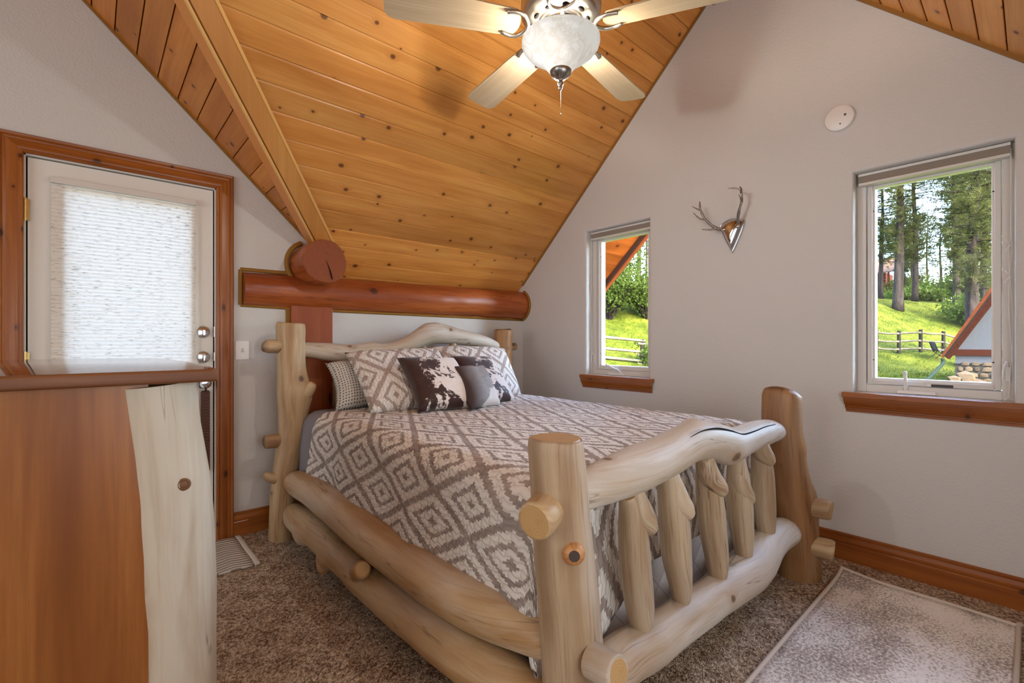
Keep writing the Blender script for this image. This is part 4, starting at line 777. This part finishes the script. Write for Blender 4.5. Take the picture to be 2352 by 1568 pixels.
bowl=MB().lathe([(.143,-.032),(.150,-.034),(.1505,-.044),(.147,-.056),(.136,-.071),(.117,-.086),(.094,-.098),(.078,-.107),(.069,-.117),(.061,-.130),(.050,-.144),(.038,-.154)],(0,0,0),'Z',56,cap=False).build('light_bowl',alabaster(),fan,smooth=True)
MB().lathe([(.041,-.146),(.042,-.151),(.037,-.166),(.022,-.178),(.010,-.184),(.008,-.190),(.011,-.195),(.011,-.202),(.006,-.208),(.008,-.214),(.005,-.222),(0,-.226)],(0,0,0),'Z',28,cap=False).build('finial',plain('dark_nickel',srgb(150,146,142),.3,.5,1),fan,smooth=True)
for x,y,za,zb in ((0,0,-.222,-.315),(-.026,-.016,-.165,-.235)):
    ch=MB()
    for i in range(int((za-zb)/.004)): ch.lathe([(0,-.0014),(.0012,-.0007),(.0012,.0007),(0,.0014)],(x,y,za-i*.004),'Z',6)
    ch.lathe([(0,.006),(.0028,.003),(.0028,-.004),(0,-.006)],(x,y,zb-.004),'Z',8); ch.build('pull_chain',M_NICKEL,fan)
for dx,dy in ((-.06,-.03),(.06,.03)): light('fan_bulb','POINT',(FX+dx,FY+dy,FZ-.06),(0,0,0),14,(1,.88,.70),shadow_soft_size=.025)
light('fan_down_bulb','POINT',(FX+.030,FY+.033,FZ-.185),(0,0,0),13,(1,.96,.92),shadow_soft_size=.03)
# ------------------------------------------------------------------ outside: hill, grass
indoor_mats=set(bpy.data.materials)
def gh(x,y):
    s=x+2.2*y-34; sp=2*np.log1p(np.exp(np.clip(s/2,-30,30))); h=-.45+.2*np.minimum(sp,25)+.07*np.maximum(sp-25,0)
    return h+.45*np.exp(-(((x-34.2)**2+(y-.4)**2)/3.0))
def grass_mat(name,lo,mid,hi):
    m=M(name,.9,.1); co=m.coord('Object'); n=m.noise(m.map(co,(1,1,.5)),1.1,6,.75); f=m.noise(co,9,4,.7); b=m.noise(co,.28,3)
    g=m.math('ADD',m.math('MULTIPLY',n,.5),m.math('ADD',m.math('MULTIPLY',f,.35),m.math('MULTIPLY',b,.25))); m.base(m.ramp(g,[(.42,lo),(.54,mid),(.68,hi)])); m.bump(f,.6,.08); return m.m
gx=np.concatenate([np.linspace(.3,70,120),np.linspace(72,260,40)]); gy=np.concatenate([np.linspace(-80,-12,18),np.linspace(-11,32,90),np.linspace(34,160,26)])
GX,GY=np.meshgrid(gx,gy,indexing='ij'); GZ=gh(GX,GY); nx,ny=GX.shape
def lump(x,y): return .05*mnoise.noise(Vector((x*.9,y*.9,0)))
V=[(a,b,c+lump(a,b)) for a,b,c in zip(GX.ravel(),GY.ravel(),GZ.ravel())]; F=[(i*ny+j,(i+1)*ny+j,(i+1)*ny+j+1,i*ny+j+1) for i in range(nx-1) for j in range(ny-1)]
struct(mesh('ground',V,F,grass_mat('hill_grass',ext(66,88,26),ext(126,142,40),ext(186,190,70)),None,None,None,True))
n=60000; half=n*2//3
px=np.concatenate([rng.uniform(13,52,half),rng.uniform(12,32,n-half)]); py=np.concatenate([rng.uniform(-2.5,8,half),rng.uniform(6.5,22,n-half)])
hh=rng.uniform(.06,.17,n); an=rng.uniform(0,2*PI,n); le=rng.normal(0,.06,(n,2)); wdt=rng.uniform(.010,.022,n); pz=gh(px,py)-.04
A=np.stack([px-np.cos(an)*wdt,py-np.sin(an)*wdt,pz],1);Bv=np.stack([px+np.cos(an)*wdt,py+np.sin(an)*wdt,pz],1);Cv=np.stack([px+le[:,0],py+le[:,1],pz+hh],1)
V=np.stack([A,Bv,Cv],1).reshape(-1,3); go=mesh('grass',V,np.arange(3*n).reshape(-1,3),grass_mat('grass_blade',ext(84,108,32),ext(144,158,48),ext(200,202,90)))
go['label']='sunlit green grass covering the hillside outside'; go['category']='grass'; go['kind']='stuff'
# ------------------------------------------------------------------ pines
M_BARK=M('pine_bark',.95,.1); co=M_BARK.coord('Object'); M_BARK.base(M_BARK.ramp(M_BARK.noise(M_BARK.map(co,(5,5,1.2)),1,5,.7),[(.35,ext(56,50,48)),(.55,ext(104,92,84)),(.75,ext(138,120,108))])).bump(M_BARK.noise(M_BARK.map(co,(9,9,2)),1,4),.8,.05); M_BARK=M_BARK.m
def leaf_mat(name,a,b,c):
    m=M(name,.7,.2); co=m.coord('Object'); cl=m.ramp(m.noise(co,1.6,4,.7),[(.35,a),(.55,b),(.72,c)]); m.base(cl); tl=m.t.nodes.new('ShaderNodeBsdfTranslucent'); m.t.links.new(cl,tl.inputs[0]); mx=m.t.nodes.new('ShaderNodeMixShader'); mx.inputs[0].default_value=.4
    m.t.links.new(m.b.outputs[0],mx.inputs[1]); m.t.links.new(tl.outputs[0],mx.inputs[2]); m.t.links.new(mx.outputs[0],m.t.nodes['Material Output'].inputs[0]); return m.m
M_NEEDLE=leaf_mat('pine_needles',ext(84,98,56),ext(150,156,88),ext(210,204,132)); M_LEAF=leaf_mat('shrub_leaves',ext(104,140,50),ext(158,190,84),ext(206,224,140))
def tufts(C,per,length,width,g,flatten=1.):
    n=len(C)*per; c=np.repeat(C,per,axis=0); d=g.normal(size=(n,3)); d[:,2]*=flatten; d/=np.linalg.norm(d,axis=1)[:,None]; s=np.cross(d,g.normal(size=(n,3))); s/=np.linalg.norm(s,axis=1)[:,None]+1e-9
    L=g.uniform(.5,1,n)[:,None]*length; w_=g.uniform(.6,1.2,n)[:,None]*width; b=c+d*L*.1+g.normal(size=(n,3))*length*.18; t=b+d*L
    return np.stack([b-s*w_,b+s*w_,t],1).reshape(-1,3)
def pine_meshes(seed,H=18.,dia=.8,crown=.34,spread=2.6,nb=150,per=20):
    dia*=.74; crown*=.72
    g=np.random.default_rng(seed); zz=np.linspace(0,H,12); ctr=[(.12*math.sin(z*.4+seed)*z/H*2,.12*math.cos(z*.33+seed)*z/H*2,z) for z in zz]
    tr=MB().tube(catmull(ctr,2),[dia/2*(1-.93*t)**.8*(1+.18*math.exp(-t*30)) for t in np.linspace(0,1,23)],9); cl=[]
    for i in range(nb):
        z=H*(crown+(1-crown)*(i/nb)**.9); a=g.uniform(0,2*PI); Ln=spread*(.35+.65*math.sin(PI*min(1,.25+.78*(1-(z/H-crown)/(1-crown)))))*g.uniform(.6,1.1); k=int(Ln/.42)+2
        pts=[]
        for j in range(k+1):
            t=j/k; pts.append((ctr[0][0]+math.cos(a)*Ln*t,math.sin(a)*Ln*t,z-.35*Ln*t*t*.5+.25*Ln*t*t*t+g.normal()*.04))
        tr.tube([pts[0],pts[k//2],pts[-1]],[.045,.03,.012],4,cap=False)
        for p in pts[max(1,int(k*.35)):]:
            for _ in range(3): cl.append(np.array(p)+g.normal(size=3)*.24)
    V=tufts(np.array(cl),per,.27,.013,g,.8); return tr,V
PROTO={}
def pine(base,H,dia,crown,label,seed,rot=0,spread=2.6,group='pines on the hillside',proto=None,lean=(0,0)):
    x,y=base; t=thing('pine_tree',label,'tree',(x,y,float(gh(np.float64(x),np.float64(y)))-.1),group); t.rotation_euler=(lean[0],lean[1],rot)
    if proto in PROTO:
        for ch in PROTO[proto].children: c=ch.copy(); col.objects.link(c); c.parent=t
        return t
    tr,V=pine_meshes(seed,H,dia,crown,spread); tr.build('trunk',M_BARK,t,smooth=True); mesh('foliage',V,np.arange(len(V)).reshape(-1,3),M_NEEDLE,t)
    PROTO[proto]=t; return t
pine((45.7,4.19),20,1.0,.34,'thick pine trunk leaning slightly right, left half of the large window',1,0,3.2,proto='a',lean=(0,R(4)))
pine((55.9,4.46),19,.72,.26,'slim dark pine in the middle of the large window',2,0,2.6,proto='b')
pine((49.2,1.01),18,.76,.28,'pine with a slightly crooked trunk right of the window centre',3,0,2.8,proto='c',lean=(0,R(-2)))
pine((55.1,1.16),19,.70,.27,'pine standing just behind the crooked-trunk pine',4,.7,2.6,proto='d')
pine((32.3,-1.0),17,.95,.36,'stoutest pine behind the steep gable roof',5,0,2.6,proto='e',lean=(0,R(2)))
pine((45.3,-.8),18,.62,.30,'pine partly hidden by the stout pine beside the gable roof',6,1.1,2.4,proto='f')
pine((57.2,7.27),17,.60,.30,'thin pine in front of the far red cabin',7,.4,2.4,proto='g')
pine((31.8,19.4),17,.56,.45,'dark pine rising behind the shrub in the small window',8,.3,2.0,proto='h')
pine((40,23.8),17,.34,.5,'slender pine at the right edge of the small window',9,.9,1.6,proto='i')
bgk='abcdfgh'; spots=[]
def spot(x0,x1,y0,y1,gap=5.2):
    for _ in range(200):
        x,y=rng.uniform(x0,x1),rng.uniform(y0,y1)
        if all(math.hypot(x-a,y-b)>gap for a,b in spots): break
    spots.append((x,y)); return x,y
for k in range(20):
    t=pine(spot(74,112,-9,26),18,.7,.3,'distant pine in the wooded background beyond the hill',0,rng.uniform(0,6),proto=bgk[k%7],group='distant pines'); t.scale=[rng.uniform(.8,1.1)]*3
for k in range(5):
    t=pine(spot(38,60,29,50),18,.7,.3,'distant pine in the wooded background beyond the hill',0,rng.uniform(0,6),proto=bgk[k%7],group='distant pines')
for k,(x,y,sc_) in enumerate(((62,3.2,.42),(66,5.6,.5),(70,2.2,.45),(67,6.9,.4),(76,7.4,.55),(60,-1.5,.38))):
    t=pine((x,y),18,.7,.3,['low young pine in the gap left of the crooked pine','young pine behind the slim dark pine','small pine far back between the two thin trunks','little pine beside the red cabin','young pine behind the red cabin corner','low pine behind the tall sunlit bush'][k],0,k*1.3,proto='bcdfga'[k],group='young pines at the back of the hill'); t.scale=[sc_*1.35,sc_*1.35,sc_]
# ------------------------------------------------------------------ shrubs
def shrub(name,base,H,Rr,label,seed,nst,per,leaf=.10,group=None,mat=None):
    g=np.random.default_rng(seed); x,y=base; t=thing(name,label,'shrub',(x,y,float(gh(np.float64(x),np.float64(y)))-.05),group); st=MB(); cl=[]
    for i in range(nst):
        a=g.uniform(0,2*PI); r=Rr*g.uniform(.25,1); h=H*g.uniform(.55,1)*(1-.35*(r/Rr)**2); p=catmull([(0+.15*math.cos(a),.15*math.sin(a),0),(r*.3*math.cos(a),r*.3*math.sin(a),h*.45),(r*.7*math.cos(a),r*.7*math.sin(a),h*.8),(r*math.cos(a),r*math.sin(a),h)],3)
        st.tube(p,np.linspace(.028,.006,len(p)),5,cap=False)
        for q in p[3:]:
            for _ in range(6): cl.append(q+g.normal(size=3)*np.array((.28,.28,.25)))
    st.build('stems',M_BARK,t,smooth=True); V=tufts(np.array(cl),per,leaf,leaf*.35,g); mesh('foliage',V,np.arange(len(V)).reshape(-1,3),mat or M_LEAF,t); return t
shrub('willow_shrub',(19.4,13.3),3.7,2.8,'large pale green leafy shrub filling the small window',21,90,14,.085)
shrub('willow_shrub',(21.8,12.3),3.2,2.2,'smaller pale green shrub right behind the large one',22,60,14,.085)
shrub('willow_shrub',(25.5,17.6),4.2,3.4,'far pale green shrub uphill behind the other two',26,70,12,.10)
shrub('leafy_bush',(16.5,8.75),.9,.45,'young leafy bush growing around the fence post',23,16,6,.10)
shrub('leafy_bush',(47,-.2),2.8,2.6,'pale green bush at the foot of the crooked pine',24,60,5,.16)
shrub('leafy_bush',(56,.0),4.2,3.4,'tall sunlit bush between the crooked pine and the gable roof',25,70,5,.18)
for k,(x,y,h) in enumerate(((64,4.4,1.8),(66,.6,2.6),(60,4.9,1.2),(70,6.6,2.6),(68,-3,3.2))): shrub('leafy_bush',(x,y),h,3.4,['round green bush at the far crest left of centre','wide green bush at the far crest by the crooked pine','lowest green bush on the grass left of centre','green bush at the crest below the young pines','green bush at the crest behind the gable roof'][k],40+k,50,4,.24)
# ------------------------------------------------------------------ rail fences
M_RAILW=M('weathered_rail',.9,.1); co=M_RAILW.coord('Object'); M_RAILW.base(M_RAILW.ramp(M_RAILW.noise(M_RAILW.map(co,(3,3,12)),1,4),[(.3,ext(128,116,98)),(.7,ext(212,200,176))])); M_RAILW=M_RAILW.m
M_POSTW=plain('dark_fence_post',ext(84,78,64),.9,.1)
def fence(label,posts,heights,hp,rp,rr,stag):
    z0=[float(gh(np.float64(x),np.float64(y))) for x,y in posts]; t=thing('rail_fence',label,'fence',(posts[0][0],posts[0][1],z0[0])); O=Vector((posts[0][0],posts[0][1],z0[0])); inv=Matrix.Translation(-O)
    for (x,y),z in zip(posts,z0): o=MB().tube([(x,y,z-.2),(x,y,z+hp*.5),(x,y,z+hp)],[rp,rp*.97,rp*.92],10).build('fence_post',M_POSTW,None,auto=50,origin=(x,y,z)); o.parent=t; o.matrix_parent_inverse=inv
    for i,(a,b) in enumerate(zip(posts,posts[1:])):
        for h in heights:
            dz=stag*(i%2); d=Vector((b[0]-a[0],b[1]-a[1],0)).normalized()*.18; p=[Vector((a[0],a[1],z0[i]+h+dz))-d+Vector((-rp*.6,0,0)),Vector(((a[0]+b[0])/2-rp*.6,(a[1]+b[1])/2,(z0[i]+z0[i+1])/2+h+dz-.02)),Vector((b[0],b[1],z0[i+1]+h+dz))+d+Vector((-rp*.6,0,0))]
            o=MB().tube([tuple(q) for q in p],[rr,rr*1.1,rr*.9],8).build('fence_rail',M_RAILW,None,auto=60,origin=tuple(p[0])); o.parent=t; o.matrix_parent_inverse=inv
fence('weathered rail fence in front of the shrub in the small window',[(11.6,13.2),(14.0,11.1),(16.24,9.1),(18.5,7.1)],[.95,.42,.0],1.15,.10,.065,.12)
fence('rail fence crossing the lawn behind the patio chair',[(30.9,4.0),(31.9,3.1),(32.93,2.2),(33.9,1.33),(34.9,.42),(36.0,-.5)],[1.2,.72,.26],1.35,.10,.05,-.04)
# ------------------------------------------------------------------ patio chair and side table
cz=float(gh(np.float64(33.1),np.float64(.75)))-.02
pc=thing('patio_chair','grey sling patio chair on the lawn by the fence','chair',(33.1,.75,cz)); pc.rotation_euler=(0,0,R(-60))
MS=plain('grey_sling',ext(150,142,134),.9); MFm=plain('dark_metal_tube',ext(64,58,54),.5)
V=[];F=[]
for i,(a,b) in enumerate(((-.02,.98),(.0,.92),(.10,.62),(.17,.45),(.24,.42),(.45,.45),(.62,.47))): V+=[(a,-.27,b),(a,.27,b)]
F=[(2*i,2*i+1,2*i+3,2*i+2) for i in range(6)]; o=mesh('sling_seat',V,F,MS,pc,None,None,True); md=o.modifiers.new('thickness','SOLIDIFY'); md.thickness=.015
for s in (-.29,.29):
    MB().tube(catmull([(.05,s,.0),(.22,s,.2),(.40,s,.44),(.60,s,.46)],4),.018,6).build('leg',MFm,pc,smooth=True); MB().tube(catmull([(.62,s,0),(.5,s,.2),(.2,s,.43),(.0,s,.95)],4),.018,6).build('leg',MFm,pc,smooth=True); MB().tube([(.08,s,.66),(.35,s,.68),(.60,s,.64),(.62,s,.46)],.016,6).build('armrest',MFm,pc,smooth=True)
ptb=thing('patio_table','small dark metal table beside the patio chair','table',(33.9,-.25,cz+.05)); MB().box((-.3,-.3,.52),(.3,.3,.56)).build('table_top',MFm,ptb)
for a in (-.26,.26):
    for b in (-.26,.26): MB().tube([(a,b,0),(a*.9,b*.9,.52)],.018,6).build('leg',MFm,ptb)
# ------------------------------------------------------------------ steep-roofed outbuilding
hs=thing('steep_gable_house','steep gabled outbuilding with orange rake boards, pale stucco and stone base','building',(22,-4.5,-.45)); HO=Vector((22,-4.5,-.45)); ih=Matrix.Translation(-HO)
def hp_(mb,name,mat,**k): o=mb.build(name,mat,None,**k); o.parent=hs; o.matrix_parent_inverse=ih; return o
SLP=1.85; ye,ze=-.846,.56; ya=-4.6; za=ze+SLP*(ye-ya)
M_STUCCO=plain('pale_stucco',ext(134,136,142),.9,.1); M_RED2=wood('rust_stained_board',ext(128,58,28),ext(158,78,40),ext(178,98,54),ext(80,36,22),'Y',.5,9,(1,5,.05),.02); M_RED3=plain('dark_rust_board',ext(98,46,26),.6,.2); M_SHG=plain('dark_shingle',ext(66,54,48),.9,.1)
in_=lambda y,d: ze+SLP*(ye-y)-d
hp_(MB().prism([(22,-1.15,-.5),(22,-8.0,-.5),(22,-8.0,in_(-1.15,.3)),(22,ya,za-.3),(22,-1.15,in_(-1.15,.3))],(.3,0,0)),'gable_wall',M_STUCCO)
for sgn,nm in ((1,'roof_slab'),(-1,'roof_slab')):
    f_=lambda y:(ya+(y-ya)*sgn); P=[(21.32,f_(ye),ze),(21.32,f_(ya),za),(21.32,f_(ya),za+.30),(21.32,f_(ye),ze+.12)]; hp_(MB().prism(P,(7,0,0)),nm,M_SHG)
    P=[(21.27,f_(ye+.02),ze-.06),(21.27,f_(ya),za-.06),(21.27,f_(ya),za+.24),(21.27,f_(ye+.02),ze+.08)]; hp_(MB().prism(P,(.05,0,0)),'rake_board',M_RED2)
    P=[(21.9,f_(ye-.15),ze-.10),(21.9,f_(ya),za-.62),(21.9,f_(ya),za-.02),(21.9,f_(ye-.02),ze-.02)]; hp_(MB().prism(P,(.06,0,0)),'rafter_board',M_RED3)
hp_(MB().box((21.93,-1.0,.62),(22.0,-8,.86)),'belly_band',M_RED3); hp_(MB().box((21.95,-1.12,.26),(22.0,-8,.31)),'drip_edge',plain('dark_flashing',ext(60,62,58),.5))
MSTN=M('field_stone',.9,.1); MSTN.base(MSTN.mix(MSTN.rnd(),ext(122,104,86),ext(176,150,120))); MSTN.bump(MSTN.noise(MSTN.coord('Object'),9,4),.6,.03); MSTN=MSTN.m
base=hp_(MB().box((21.99,-1.14,-.55),(22.0,-3.6,.26)),'stone_base',plain('mortar',ext(122,112,100),.95,.1))
def stone(name,c,sx,sy,sz,seed,mat,par=None,inv=None):
    bm=bmesh.new(); bmesh.ops.create_icosphere(bm,subdivisions=1,radius=1)
    for v in bm.verts:
        k=1+.22*mnoise.noise(v.co*1.7+Vector((seed,seed*2,0))); q=Vector([math.copysign(abs(t)**.7,t) for t in v.co])*k; v.co=Vector((q.x*sx,q.y*sy,q.z*sz))
    o=MB().bm(bm).build(name,mat,None,auto=40); o.location=c; o.parent=par
    if inv is not None: o.matrix_parent_inverse=inv
    return o
z=-.45; r_=0
while z<.24:
    y=-1.20-.08*(r_%2); hz=rng.uniform(.09,.13)
    while y>-3.3:
        wy=rng.uniform(.09,.2); stone('stone',(21.985,y-wy,z+hz*.9),.07,wy*.92,hz*.88,y*9+z,MSTN,base); y-=wy*2
    z+=hz*1.8; r_+=1
for i,(x,y,s) in enumerate(((17.6,-1.45,.26),(17.3,-1.75,.22),(17.9,-1.72,.3),(17.0,-1.45,.14),(17.35,-1.5,.2),(18.2,-1.9,.34))):
    o=stone('rock',(x,y,float(gh(np.float64(x),np.float64(y)))+s*.55+(.28 if i in (2,4) else 0)),s,s*.9,s*.75,i*5.,MSTN); tag(o,'sunlit boulder in the small rock pile below the gabled outbuilding','rock','rock pile')
dsp=thing('downspout','dark green downspout elbowing from the eave along the ground','downspout',(21.2,-.9,.3))
g0=float(gh(np.float64(19),np.float64(-.5)))
MB().tube(catmull([(21.3,-.86,.52),(21.25,-.86,.32),(20.6,-.78,.12),(19.2,-.62,-.22),(17.6,-.45,-.36)],6),.06,8).build('downspout_pipe',plain('green_metal',ext(64,84,74),.5),dsp,smooth=True); 
for ch in dsp.children: ch.matrix_parent_inverse=Matrix.Translation((-21.2,.9,-.3))
hose=MB(); hose.tube(catmull([(17.2,-.2,-.36),(16.6,-.35,-.34),(16.3,-.7,-.35),(16.9,-.85,-.36),(17.6,-.7,-.35),(17.2,-.35,-.33)],6),.05,8); o=hose.build('drain_extension',plain('blue_green_plastic',ext(52,74,78),.5),dsp,smooth=True); o.matrix_parent_inverse=Matrix.Translation((-21.2,.9,-.3))
# ------------------------------------------------------------------ far log cabin
cx,cyy=68.5,12.0; cz2=float(gh(np.float64(cx),np.float64(cyy)))-.3; cab=thing('far_cabin','far red log cabin with a pink roof among the pines','building',(cx,cyy,cz2))
M_CAB=plain('red_log_siding',ext(138,76,56),.8); 
for i in range(8): MB().tube([(0,-3.2,.2+i*.34),(0,3.4,.2+i*.34)],.19,8).build('wall_log',M_CAB,cab,smooth=True)
MB().box((.05,-3.1,0),(5,3.3,2.9)).build('cabin_wall',M_CAB,cab)
MB().prism([(-.8,-3.9,2.7),(-.8,4.1,2.7),(2.2,4.1,4.6),(2.2,-3.9,4.6)],(0,0,.14)).build('roof',plain('pink_roof',ext(206,164,142),.8),cab)
for y in (-1.9,1.2): 
    o=MB().box((-.22,y,1.0),(-.14,y+1.0,2.1)).build('window',plain('cabin_window_frame',ext(210,196,180),.7),cab); MB().box((-.24,y+.1,1.1),(-.21,y+.9,2.0)).build('pane',plain('dark_pane',ext(60,62,64),.2),o)
for y in (-3.6,-.3,3.6): MB().tube([(-.7,y,0),(-.7,y,2.75)],.12,8).build('porch_post',M_CAB,cab,smooth=True)

# weathered outdoor surfaces are matt
for m_ in set(bpy.data.materials)-indoor_mats:
    for n_ in m_.node_tree.nodes:
        if n_.type=='BSDF_PRINCIPLED': n_.inputs['Specular IOR Level'].default_value=.03; n_.inputs['Roughness'].default_value=.9
